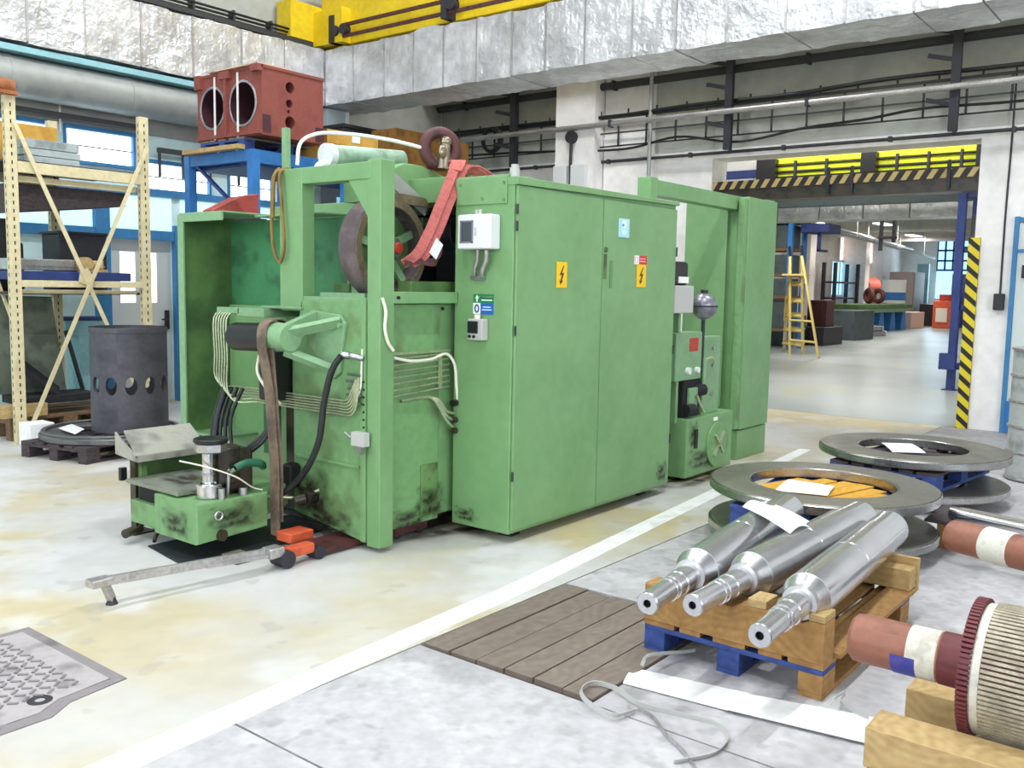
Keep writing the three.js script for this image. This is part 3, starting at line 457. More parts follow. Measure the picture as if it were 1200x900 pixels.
for (const [i, [x, z]] of FAR_LAMPS.entries()) { const t = thing('ceiling_lamp', `white luminaire under the far hall ceiling, ${i % 2 ? 'right' : 'left'} row, ${['nearest the portal', 'second from the portal', 'third from the portal', 'fourth from the portal', 'nearest the end window'][i >> 1]}`, 'lamp', [x, 4.28, z], 'ceiling luminaires of the far hall'); part(t, 'housing', box(x - 0.78, x + 0.78, 4.32, 4.7, z - 0.22, z + 0.22), M.greyBox); part(t, 'lamp_diffuser', box(x - 0.75, x + 0.75, 4.28, 4.32, z - 0.2, z + 0.2), M.lampGlow); }

for (const [i, [x0, x1, y0, y1]] of [[37.6, 40.4, 3.3, 4.25], [43.4, 48.2, 3.1, 4.15], [31, 34.6, 3.2, 4.3]].entries()) { const w = structGroup(`window_${10 + i}`); part(w, 'pane', box(x0, x1, y0, y1, -15, -14.97), M.warmGlow); part(w, 'frame', [box(x0 - 0.08, x1 + 0.08, y0 - 0.1, y0, -15, -14.9), box(x0 - 0.08, x0, y0, y1, -15, -14.9), box(x1, x1 + 0.08, y0, y1, -15, -14.9)], M.wallFar); }

{ const w = structGroup('window_13'); // frosted glazing of the partition above and beside the door
  pieces(w, 'pane', [box(5.985, 6.855, 2.225, 2.645, ZL, ZL + 0.02), box(6.99, 8.6, 2.225, 2.645, ZL, ZL + 0.02), box(5.2, 5.79, 2.225, 2.645, ZL, ZL + 0.02), box(4.6, 5.19, 2.225, 2.645, ZL, ZL + 0.02)], M.frostGlow); }
{ const t = thing('added_portal_lamp', 'added strip lamp hidden in the portal lintel to light the yellow girder', 'lamp', [12.6, 3.7, -4.2]); part(t, 'housing', box(12.5, 12.6, 3.7, 3.8, -5.75, -2.65), M.greyBox); part(t, 'lamp_tube', rod([12.62, 3.74, -5.7], [12.62, 3.74, -2.7], 0.018), M.lampGlow); }  // added lamp, out of sight behind the lintel, to brighten the girder

// ------------------------------------------------------------------ the green machine (left half)
{
  const t = thing('metalworking_machine', 'large green metalworking machine with a brown belt wheel, open portal frame and pipe bundles', 'machine', [4.5, 0, -4.6]);
  const X = 3.74, Zf = -3.92;
  part(t, 'body', [box(X + 0.015, 5.4, 0.12, 1.49, -4.6, -4.0, 0.01), box(X + 0.32, 5.4, 0.12, 1.43, -5.84, -4.58, 0.01)], M.green);
  part(t, 'front_plate', [prism([[-4.7, 0.14], [-4.05, 0.05], [-4.05, 1.5], [-4.62, 1.49], [-4.7, 1.1]], 'zy', X, X + 0.02, 0.003)], M.greenWorn);
  part(t, 'front_strip', box(X - 0.004, X + 0.02, 0.05, 1.51, -4.075, -4.035, 0.003), M.green);
  part(t, 'seam_bar', box(X - 0.016, X, 0.495, 0.515, -4.66, -4.08, 0.004), M.greenWorn);
  part(t, 'corner_post', [box(X + 0.005, X + 0.12, 0.03, 2.31, -4.03, Zf, 0.006)], M.green);
  part(t, 'left_post', [box(X, X + 0.1, 1.42, 2.3, -4.83, -4.61, 0.006)], M.green);
  part(t, 'top_beam', [box(X + 0.002, X + 0.1, 2.2, 2.3, -4.7, -4.0, 0.006), prism([[-4.2, 2.205], [-4.02, 2.205], [-4.02, 1.97]], 'zy', X + 0.01, X + 0.09)], M.green);
  part(t, 'stub_post', box(X + 0.02, X + 0.06, 2.3, 2.56, -4.83, -4.79, 0.003), M.greenPale);
  part(t, 'side_rail', [box(X + 0.11, 4.415, 1.485, 1.555, -4.0, Zf + 0.005, 0.005)], M.green);
  part(t, 'side_panel', [box(X + 0.1, 4.33, 0.1, 1.48, -4.02, -3.99, 0.004)], M.greenWorn);
  part(t, 'access_cover', [box(4.16, 4.315, 0.14, 0.47, -3.992, -3.982, 0.003), rod([4.24, 0.37, -3.985], [4.24, 0.37, -3.976], 0.009)], M.greenOily);
  pieces(t, 'grease_stain', [blot([3.737, 0.02, -4.8], [3.737, 0.05, -4.25], [3.737, 0.5, -4.25], [3.737, 0.5, -4.8]), blot([3.738, 0.0, -4.7], [3.738, 0.0, -4.0], [3.738, 0.2, -4.0], [3.738, 0.3, -4.7]), blot([4.08, 0.05, -3.98], [4.45, 0.05, -3.98], [4.45, 0.38, -3.98], [4.08, 0.38, -3.98]), blot([3.85, 0.04, -3.985], [4.3, 0.04, -3.985], [4.3, 0.24, -3.985], [3.85, 0.24, -3.985]), blot([2.935, 0.08, -4.95], [2.935, 0.08, -4.56], [2.935, 0.3, -4.56], [2.935, 0.3, -4.95])], M.stainAndShade);
  part(t, 'deck', [box(X + 0.01, 5.3, 1.49, 1.515, -4.62, -3.97, 0.004), box(X + 0.05, 3.98, 1.515, 1.54, -4.5, -4.1)], M.greenPale);
  // big belt wheel with tread, face, hub and spokes
  const wc = [4.09, 1.82, -4.25], R = 0.315, zy = (g) => g.rotateX(Math.PI / 2).translate(...wc);
  const wh = part(t, 'belt_wheel', zy(ringGeo(R - 0.055, R, -0.075, 0.075, 0.01, 64)), M.wheel, 'brown grey belt wheel');
  part(wh, 'rim_face', zy(ringGeo(R - 0.06, R - 0.012, 0.07, 0.08, 0.002, 64)), M.wheelFace);
  part(wh, 'web', zy(disc(R - 0.07, -0.05, -0.03, 0.003, 48)), M.greenOlive);
  pieces(wh, 'spoke', [0.4, 1.65, 2.9, 4.16, 5.4].map((a) => bar([wc[0] + 0.05 * Math.cos(a), wc[1] + 0.05 * Math.sin(a), wc[2]], [wc[0] + 0.27 * Math.cos(a), wc[1] + 0.27 * Math.sin(a), wc[2]], 0.05, 0.03)), M.greenPale);
  part(wh, 'hub', [zy(disc(0.07, -0.09, 0.1, 0.008))], M.steel);
  part(wh, 'hub_cap', zy(disc(0.035, 0.1, 0.14, 0.006)), M.red);
  part(t, 'small_pulley', disc(0.12, -0.06, 0.06, 0.006).rotateX(Math.PI / 2).translate(4.78, 1.955, -4.27), M.darkSteel);
  part(t, 'drive_belt', [band([[3.93, 2.085, -4.25], [4.09, 2.14, -4.25], [4.4, 2.135, -4.25], [4.7, 2.1, -4.25], [4.82, 2.07, -4.25], [4.92, 1.97, -4.25]], 0.13, 0.03, [0, 0, 1], 40), prism([[4.05, 2.1], [4.4, 2.095], [4.74, 2.06], [4.76, 2.1], [4.4, 2.135], [4.05, 2.14]], 'xy', -4.185, -4.175)], M.wheelFace, 'flat brown drive belt');
  // hood, inner parts and dark shade panels on the deck
  part(t, 'hood', [prism([[4.12, 2.12], [4.12, 2.28], [4.36, 2.38], [4.52, 2.38], [5.0, 2.27], [5.0, 2.12]], 'xy', -4.66, -4.34, 0.006), box(4.4, 5.0, 2.12, 2.28, -4.34, -3.98, 0.006)], M.green);
  part(t, 'gap_shade_panels', [box(4.35, 5.3, 1.5, 2.12, -4.75, -4.6), box(4.95, 5.3, 1.5, 2.2, -4.7, -4.0)], M.darkSteel);  // dark panels added so the gap behind the belt looks shaded
  part(t, 'gearbox', [box(4.52, 4.75, 1.5, 1.9, -5.15, -4.9, 0.01), box(4.1, 4.75, 1.515, 1.62, -4.14, -4.02, 0.008), prism([[4.12, 1.5], [4.4, 1.5], [4.12, 1.8]], 'xy', -4.5, -4.42), box(3.98, 4.1, 1.515, 1.6, -4.6, -4.45, 0.01)], M.greenOlive);
  part(t, 'bearing_block', [box(4.0, 4.18, 1.515, 1.74, -4.5, -4.38, 0.02), rod([4.09, 1.82, -4.55], [4.09, 1.82, -4.35], 0.06, 20)], M.greenPale);
  part(t, 'guard_strip', bar([4.06, 2.27, -4.2], [4.42, 2.08, -4.2], 0.09, 0.012), M.pipe);
  part(t, 'pale_roller', [rod([4.06, 2.42, -4.72], [4.7, 2.46, -4.72], 0.07, 24)], coat(0x9fbfa8, 0x8aad96, { scale: 0.6, rough: 0.45, s: 150 }));
  part(t, 'roller_cap', [rod([4.02, 2.418, -4.72], [4.07, 2.42, -4.72], 0.075, 24), tube([[4.02, 2.36, -4.72], [3.96, 2.34, -4.7], [3.93, 2.3, -4.69], [3.92, 2.24, -4.68]], 0.03, 12)], M.plasticWhite);
  const eye = part(t, 'lifting_eye', [new THREE.TorusGeometry(0.108, 0.04, 12, 32).rotateY(-0.55).translate(4.65, 2.5, -4.3), new THREE.TorusGeometry(0.1, 0.03, 12, 32).rotateY(-0.85).translate(4.68, 2.515, -4.32)], M.maroon, 'dark brown lifting eye bundle');
  part(eye, 'eye_bolt', [rod([4.66, 2.37, -4.28], [4.67, 2.54, -4.27], 0.05, 20, 0.035), new THREE.SphereGeometry(0.042, 16, 12).translate(4.672, 2.55, -4.27), new THREE.SphereGeometry(0.035, 14, 10).scale(1, 1.3, 0.6).translate(4.59, 2.47, -4.22)], metal(0x9a8f7c, 0.3, 151, 0.8));
  part(t, 'white_cable', tube([[3.81, 2.33, -4.74], [3.83, 2.47, -4.73], [3.93, 2.535, -4.7], [4.1, 2.55, -4.6], [4.35, 2.53, -4.45], [4.58, 2.49, -4.33]], 0.012, 40), M.white);
  // cover at the left, open to the front
  part(t, 'left_cover', [box(3.7, 4.15, 0.5, 2.05, -5.9, -5.885)], M.greenOlive, 'stained green cover side');
  part(t, 'cover_back', [box(4.12, 4.14, 1.42, 2.03, -5.9, -4.63)], coat(0x4c9263, 0x3d7c50, { scale: 1.2, rough: 0.5, s: 152 }));
  part(t, 'cover_flange', [box(3.69, 3.705, 0.5, 2.05, -5.9, -5.83, 0.003), box(3.689, 3.706, 2.0, 2.062, -5.828, -5.375, 0.003), box(3.707, 4.16, 2.052, 2.064, -5.9, -5.375, 0.003), box(3.95, 4.16, 2.036, 2.048, -5.37, -4.65, 0.003), box(3.76, 4.12, 0.5, 0.52, -5.9, -5.5)], M.greenPale);
  part(t, 'rear_beam', [box(4.66, 4.76, 2.08, 2.19, -6.1, -4.5, 0.005), box(4.7, 4.8, 2.0, 2.06, -6.1, -4.5, 0.004)], M.green);
  part(t, 'ledge', [box(3.68, 4.1, 1.37, 1.425, -5.2, -4.92, 0.004), box(3.72, 4.1, 1.43, 1.445, -5.0, -4.6, 0.003), box(3.68, 3.74, 1.385, 1.425, -5.43, -5.18, 0.004)], M.greenPale);
  part(t, 'niche_strip', box(3.82, 3.9, 0.45, 1.2, -5.12, -5.03, 0.004), coat(0x3f8a58, 0x2f6c44, { scale: 0.8, rough: 0.5, s: 153 }));
  part(t, 'niche_back', [box(4.02, 4.06, 0.1, 1.2, -5.05, -4.66), box(3.9, 4.05, 0.15, 0.85, -4.98, -4.7)], M.oily);
  // pipes: the vertical bundle bends into the horizontal run across the front
  const tb = []; for (let i = 0; i < 6; i++) { const z = -5.42 + i * 0.04, y = 0.9 - i * 0.017, x = 3.655 - i * 0.008; tb.push(tube([[x + 0.03, 1.39, z], [x, 1.36, z], [x, 1.1, z], [x, y + 0.06, z], [x + 0.01, y, z + 0.06], [3.7, y, z + 0.2], [3.7, y, -4.9], [3.7, y, -4.5], [3.7, y + 0.0, -4.25], [3.705, y + 0.005, -4.16 + i * 0.008], [3.705, y + 0.06, -4.12 + i * 0.008], [3.71, y + 0.13 + i * 0.02, -4.09 + i * 0.006]], 0.0065, 70, 6)); }
  pieces(t, 'hydraulic_pipe', tb, M.tubeSteel);
  pieces(t, 'pipe_elbow', [0, 1, 2, 3, 4].map((i) => tube([[3.72, 1.06 - i * 0.042, -4.17 - (i % 2) * 0.015], [3.72, 1.06 - i * 0.042, -4.05]], 0.008, 6, 6)), M.steel);
  pieces(t, 'side_pipe', [0, 1, 2, 3, 4, 5, 6].map((i) => rod([3.85, 0.92 + i * 0.038, -3.98 + 0.006 * (i % 2)], [4.41, 0.95 + i * 0.036, -3.98], 0.008, 8)), M.tubeSteel);
  part(t, 'pipe_bracket', [box(3.85, 4.41, 1.175, 1.19, -3.99, -3.97), box(4.3, 4.33, 0.95, 1.17, -3.975, -3.968)], M.tubeSteel);
  pieces(t, 'drooping_pipe', [0, 1, 2].map((i) => tube([[3.969, 0.894, -3.970], [4.222, 0.895, -3.960], [4.27, 0.88 - i * 0.02, -3.94], [4.34, 0.8 - i * 0.03, -3.93], [4.415, 0.78 - i * 0.05, -3.93]], 0.01, 24, 6)), M.tubeSteel);
  part(t, 'pipe_union', [rod([4.38, 0.85, -3.92], [4.415, 0.85, -3.92], 0.022), rod([4.385, 0.74, -3.92], [4.415, 0.74, -3.92], 0.02), rod([4.385, 0.67, -3.92], [4.415, 0.67, -3.92], 0.02)], M.oily);
  pieces(t, 'signal_cable', [tube([[3.747, 1.519, -3.905], [3.770, 1.441, -3.900], [3.764, 1.342, -3.900], [3.792, 1.257, -3.900], [3.834, 1.210, -3.900]], 0.0095, 24, 8), tube([[3.883, 1.164, -3.950], [4.020, 1.137, -3.950], [4.208, 1.138, -3.950], [4.358, 1.163, -3.950], [4.401, 1.108, -3.930], [4.418, 0.943, -3.920], [4.439, 0.804, -3.915], [4.476, 0.750, -3.910]], 0.0095, 48, 8), tube([[3.735, 1.215, -4.06], [3.725, 1.1, -4.055], [3.72, 0.98, -4.06], [3.72, 0.9, -4.1]], 0.007, 20, 6)], M.cream);
  part(t, 'switch_box', [box(3.68, 3.735, 0.64, 0.725, -4.1, -3.99, 0.006)], M.greyBox, 'small grey switch box');
  part(t, 'switch_lever', [rod([3.68, 0.69, -4.1], [3.66, 0.72, -4.13], 0.008), box(3.67, 3.7, 0.6, 0.64, -4.05, -4.0)], M.steel);
  // spindle motor and its bracket
  part(t, 'drive_motor', [rod([3.5, 1.255, -4.95], [3.5, 1.262, -4.62], 0.088, 32), rod([3.5, 1.255, -4.97], [3.5, 1.255, -4.95], 0.07, 24)], M.blackPaint, 'black drive motor');
  part(t, 'bracket_hub', [rod([3.5, 1.27, -4.62], [3.5, 1.27, -4.42], 0.095, 32, 0.08)], M.greenPale);
  part(t, 'bracket_arm', [prism([[3.5, 1.35], [3.735, 1.43], [3.735, 1.38], [3.52, 1.2]], 'xy', -4.5, -4.44), bar([3.5, 1.3, -4.45], [3.72, 1.37, -4.23], 0.07, 0.03), bar([3.5, 1.19, -4.48], [3.7, 1.08, -4.28], 0.045, 0.045)], M.greenPale);
  part(t, 'bracket_plate', [prism([[-4.52, 1.22], [-4.3, 1.02], [-4.24, 1.06], [-4.19, 1.36], [-4.24, 1.41], [-4.5, 1.43]], 'zy', 3.715, 3.742, 0.004), rod([3.69, 1.07, -4.29], [3.72, 1.07, -4.29], 0.018), rod([3.69, 1.35, -4.22], [3.72, 1.35, -4.22], 0.015)], M.greenPale);
  pieces(t, 'motor_housing', [box(3.6, 3.76, 0.85, 1.18, -4.88, -4.72, 0.02), box(3.64, 3.735, 0.3, 0.46, -4.7, -4.62, 0.02)], M.blackPaint);
  pieces(t, 'black_hose', [tube([[3.660, 1.172, -4.158], [3.630, 1.095, -4.199], [3.600, 0.901, -4.240], [3.580, 0.670, -4.264], [3.560, 0.509, -4.334], [3.540, 0.380, -4.446], [3.500, 0.304, -4.535]], 0.02, 48, 10)], M.rubber);
  part(t, 'hose_fitting', [rod([3.660, 1.183, -4.150], [3.720, 1.162, -4.032], 0.017, 12), rod([3.660, 1.179, -4.128], [3.670, 1.176, -4.095], 0.022, 6)], M.steel);
  part(t, 'hanging_hoses', [0, 1, 2, 3].map((i) => tube([[3.66, 0.9, -5.3 + i * 0.06], [3.6, 0.7, -5.32 + i * 0.05], [3.55, 0.5, -5.3 + i * 0.07]], i === 0 ? 0.03 : 0.012, 16)).concat([0, 1, 2].map((i) => tube([[3.66, 0.75, -4.75], [3.5, 0.6, -4.72 - i * 0.03], [3.4, 0.5, -4.85 - i * 0.03], [3.3, 0.52, -4.95]], 0.013, 20))), M.rubber);
  part(t, 'power_cord', tube([[3.5, 1.17, -4.72], [3.48, 1.05, -4.72], [3.5, 0.95, -4.66], [3.52, 0.86, -4.55]], 0.009, 20), M.cream);
  part(t, 'drain_stub', [rod([3.74, 0.26, -4.5], [3.64, 0.27, -4.47], 0.045, 16), rod([3.64, 0.27, -4.47], [3.58, 0.26, -4.5], 0.03, 14)], M.oily);
  part(t, 'feed_pipe', tube([[3.74, 0.31, -4.45], [3.66, 0.26, -4.55], [3.55, 0.27, -4.62], [3.4, 0.3, -4.66]], 0.011, 20), M.tubeSteel);
  part(t, 'bolt_row', [0, 1, 2, 3, 4, 5, 6].map((i) => rod([3.73, 0.75 + i * 0.045, -4.045], [3.742, 0.75 + i * 0.045, -4.045], 0.007, 8)).concat([[4.35, 1.45, -3.99], [3.88, 1.52, -3.912]].map((p) => rod(p, [p[0], p[1], p[2] + 0.012], 0.01, 8))), M.dark);
  part(t, 'base_frame', [box(3.95, 5.3, 0.06, 0.13, -5.6, -4.15)], M.oily);
}
single('strap', 'brown canvas strap hanging over the green bracket hub down to the floor', 'strap', [band([[3.6, 1.345, -4.58], [3.52, 1.375, -4.58], [3.43, 1.35, -4.58], [3.4, 1.25, -4.57], [3.43, 1.0, -4.55], [3.455, 0.6, -4.535], [3.46, 0.3, -4.53], [3.46, 0.06, -4.53]], 0.082, 0.008, [0, 0, 1], 60), band([[3.44, 1.2, -4.55], [3.45, 0.9, -4.53], [3.475, 0.5, -4.52], [3.475, 0.15, -4.52]], 0.078, 0.008, [0.1, 0, 1], 40)], M.beltBrown);
single('hanging_rope_loop', 'yellow brown rope loop hanging on the left frame post of the green machine', 'rope', [tube([[3.76, 2.31, -4.85], [3.72, 2.28, -4.84], [3.71, 1.95, -4.87], [3.71, 1.78, -4.84], [3.71, 1.72, -4.79], [3.71, 1.8, -4.75], [3.71, 2.1, -4.77], [3.72, 2.28, -4.79], [3.78, 2.31, -4.79]], 0.011, 60, 8), band([[3.77, 2.31, -4.82], [3.71, 2.27, -4.83], [3.705, 2.1, -4.85], [3.71, 2.0, -4.86]], 0.03, 0.012, [0, 0, 1], 20)], coat(0x8d7440, 0x6b5530, { scale: 0.1, rough: 0.9, s: 154 }));
{ const t = thing('round_sling', 'faded red webbing sling draped over the green hood behind the corner post', 'sling', [4.3, 1.7, -4.1]);
  const P = [[4.85, 2.3, -4.06], [4.74, 2.325, -4.02], [4.6, 2.36, -4.03], [4.46, 2.335, -3.99], [4.38, 2.24, -3.97], [4.28, 2.08, -3.96], [4.19, 1.92, -3.96], [4.1, 1.78, -3.98], [4.04, 1.72, -4.03]];
  pieces(t, 'webbing', [band(P, 0.06, 0.012, [0.95, 0.2, 0.5], 60), band(P.map(([x, y, z]) => [x + 0.066, y + 0.002, z + 0.012]), 0.055, 0.012, [0.95, 0.2, 0.5], 60), band([[4.7, 2.31, -4.2], [4.6, 2.39, -4.12], [4.5, 2.38, -4.0], [4.44, 2.32, -3.975]], 0.09, 0.012, [0.7, 0, 0.9], 24)], M.sling);
  part(t, 'sling_tail', band([[4.04, 1.735, -4.02], [4.14, 1.75, -3.99], [4.24, 1.74, -3.96], [4.3, 1.82, -3.97]], 0.05, 0.02, [0.4, 0.9, 0.2], 20), M.maroon);
  part(t, 'tag', box(-0.035, 0.035, -0.055, 0.055, -0.003, 0.003).rotateZ(-0.6).translate(4.23, 1.82, -3.935), M.paper, 'white label tag'); }
{ // low work unit in front of the machine
  const t = thing('work_table_unit', 'low green cast table unit with upright spindle and grey chip tray, before the machine', 'machine table', [3.2, 0, -5.0]);
  part(t, 'casting', [prism([[2.94, 0.1], [3.43, 0.12], [3.43, 0.335], [2.94, 0.335]], 'xy', -5.0, -4.56, 0.008), box(2.98, 3.6, 0.1, 0.24, -5.34, -4.99, 0.006), prism([[3.43, 0.14], [3.66, 0.2], [3.66, 0.335], [3.43, 0.335]], 'xy', -4.98, -4.66, 0.004)], M.greenWorn);
  part(t, 'slide_plate', [box(2.96, 3.42, 0.345, 0.37, -5.35, -4.78, 0.004)], coat(0x83887a, 0x5b6052, { rough: 0.45, s: 158 })); part(t, 'slide_gap', [box(3.02, 3.45, 0.24, 0.345, -5.3, -4.99)], M.dark);
  part(t, 'spindle_base', [ringGeo(0.04, 0.075, 0.335, 0.42, 0.006, 32).translate(3.1, 0, -4.68)], M.chrome);
  const sp = part(t, 'spindle', [disc(0.034, 0.335, 0.6, 0.004, 28).translate(3.1, 0, -4.68)], M.chrome); part(sp, 'groove_ring', [disc(0.04, 0.47, 0.49, 0.002, 28).translate(3.1, 0, -4.68)], M.steel);
  part(t, 'spindle_housing', [disc(0.09, 0.4, 0.62, 0.01, 28).translate(3.24, 0, -4.72), box(3.2, 3.4, 0.34, 0.6, -4.85, -4.65, 0.03)], M.oily);
  part(t, 'spindle_cap', [disc(0.1, 0.66, 0.685, 0.006, 32).translate(3.12, 0, -4.68)], M.blackPaint); part(t, 'cap_ring', [ringGeo(0.05, 0.096, 0.605, 0.66, 0.006, 8).translate(3.12, 0, -4.68)], M.steel);
  part(t, 'nipples', [rod([3.12, 0.335, -4.58], [3.12, 0.4, -4.58], 0.02, 12), rod([3.28, 0.335, -4.6], [3.28, 0.38, -4.6], 0.03, 12), rod([3.2, 0.335, -4.64], [3.2, 0.5, -4.62], 0.012, 8)], M.steel);
  pieces(t, 'grease_stain', [blot([2.96, 0.1, -4.553], [3.42, 0.12, -4.553], [3.42, 0.335, -4.553], [2.96, 0.335, -4.553]), blot([2.98, 0.372, -5.3], [2.98, 0.372, -4.8], [3.4, 0.372, -4.8], [3.4, 0.372, -5.3]), blot([3.0, 0.337, -4.95], [3.0, 0.337, -4.57], [3.4, 0.337, -4.57], [3.4, 0.337, -4.95])], M.stainAndShade);
  part(t, 'eye_bolt', [new THREE.TorusGeometry(0.024, 0.008, 8, 20).translate(3.08, 0.25, -4.552)], M.chrome); part(t, 'boss', [rod([3.1, 0.13, -4.56], [3.1, 0.13, -4.545], 0.035, 20)], M.oily);
  part(t, 'chip_tray', [sheet([[2.99, 0.505, -5.28], [3.49, 0.505, -5.28], [3.52, 0.63, -5.52], [3.05, 0.63, -5.52]], (u, v) => 0, 0.012, 4), prism([[-5.28, 0.515], [-5.52, 0.64], [-5.52, 0.5], [-5.28, 0.48]], 'zy', 2.99, 3.0), box(3.0, 3.49, 0.475, 0.512, -5.29, -5.275)], coat(0xa9a89c, 0x80806f, { scale: 0.6, rough: 0.5, s: 155 }));
  part(t, 'tray_panel', box(3.07, 3.6, 0.3, 0.5, -5.42, -5.4), M.greenOlive); part(t, 'leg', [box(3.04, 3.09, 0.01, 0.52, -5.44, -5.38), box(3.0, 3.14, 0, 0.012, -5.47, -5.34)], M.oily); part(t, 'leg_001', [box(3.06, 3.1, 0.2, 0.5, -5.4, -5.34)], M.greenOily);
  part(t, 'tray_latch', box(2.98, 3.02, 0.34, 0.42, -5.47, -5.44), M.blackPaint);
  part(t, 'drain_cock', [tube([[3.1, 0.14, -5.3], [2.98, 0.07, -5.25], [2.9, 0.07, -5.2]], 0.014, 14), rod([2.92, 0.07, -5.22], [2.86, 0.07, -5.19], 0.028, 14), tube([[3.05, 0.1, -5.1], [2.98, 0.05, -5.06], [2.96, 0.03, -5.04]], 0.012, 10)], M.oily);
  part(t, 'coolant_hose', [tube([[3.22, 0.5, -4.6], [3.3, 0.52, -4.6], [3.42, 0.5, -4.62], [3.5, 0.46, -4.7]], 0.024, 20)], coat(0x2e6e50, 0x215640, { scale: 0.2, rough: 0.4, s: 156 })); part(t, 'hose_end', [rod([3.24, 0.5, -4.6], [3.18, 0.48, -4.59], 0.014, 12)], M.chrome);
  part(t, 'thin_pipe', tube([[2.99, 0.55, -4.8], [3.05, 0.53, -4.62], [3.2, 0.46, -4.56], [3.36, 0.36, -4.6], [3.42, 0.34, -4.6]], 0.005, 30, 6), M.cream);
}
single('shadow_sheet', 'dark sheet standing in for the shadow on the floor under the low table unit', 'mat', prism([[2.93, -5.06], [2.86, -4.62], [3.5, -4.5], [3.98, -4.6], [3.98, -5.05]], 'xz', 0.0005, 0.008), plain(0x23282c, 0.6));  // dark sheet cut to the cast shadow of the table unit
{ // machine skates with steering bar
  const t = thing('machine_skate', 'red transport skate under the machine corner with a long grey steering bar', 'machine skate', [3.2, 0, -4.15]);
  part(t, 'roller_frame', [box(3.24, 3.42, 0.045, 0.105, -4.185, -4.11, 0.01)], M.orangeRed); pieces(t, 'frame_arm', [box(3.44, 3.62, 0.04, 0.1, -4.5, -4.36, 0.01)], M.orangeRed); part(t, 'skate_bed', box(3.45, 3.95, 0.015, 0.048, -4.35, -4.12), M.maroon);
  pieces(t, 'roller', [rod([3.215, 0.05, -4.2], [3.215, 0.05, -4.09], 0.05, 20), rod([3.45, 0.04, -4.19], [3.45, 0.04, -4.1], 0.04, 20)], M.darkSteel);
  part(t, 'steering_bar', [bar([3.18, 0.1, -4.15], [2.24, 0.13, -4.26], 0.045, 0.03)], M.galv, 'grey steering bar'); part(t, 'lower_bar', [bar([3.18, 0.085, -4.12], [2.75, 0.1, -4.18], 0.018, 0.018)], M.galv);
  part(t, 'bar_head', [box(2.16, 2.27, 0.11, 0.15, -4.31, -4.23, 0.008), bar([2.24, 0.12, -4.27], [2.28, 0.02, -4.28], 0.035, 0.03)], M.galv); part(t, 'bar_yoke', box(3.1, 3.2, 0.07, 0.13, -4.19, -4.1, 0.01), M.galv); part(t, 'foot', rod([2.28, 0, -4.28], [2.28, 0.035, -4.28], 0.03, 14, 0.015), M.darkSteel);
  part(t, 'wood_wedge', box(3.06, 3.18, 0, 0.04, -4.5, -4.36), M.woodGrey);
}
{ const t = thing('machine_skate', 'dark transport skate in the shadow below the machine, behind the corner post', 'machine skate', [4.3, 0, -4.2]);
  part(t, 'roller_frame', box(4.0, 4.3, 0.03, 0.1, -4.3, -4.05, 0.008), M.maroon); pieces(t, 'roller', [4.05, 4.25].map((x) => rod([x, 0.035, -4.28], [x, 0.035, -4.07], 0.035, 16)), M.darkSteel); }
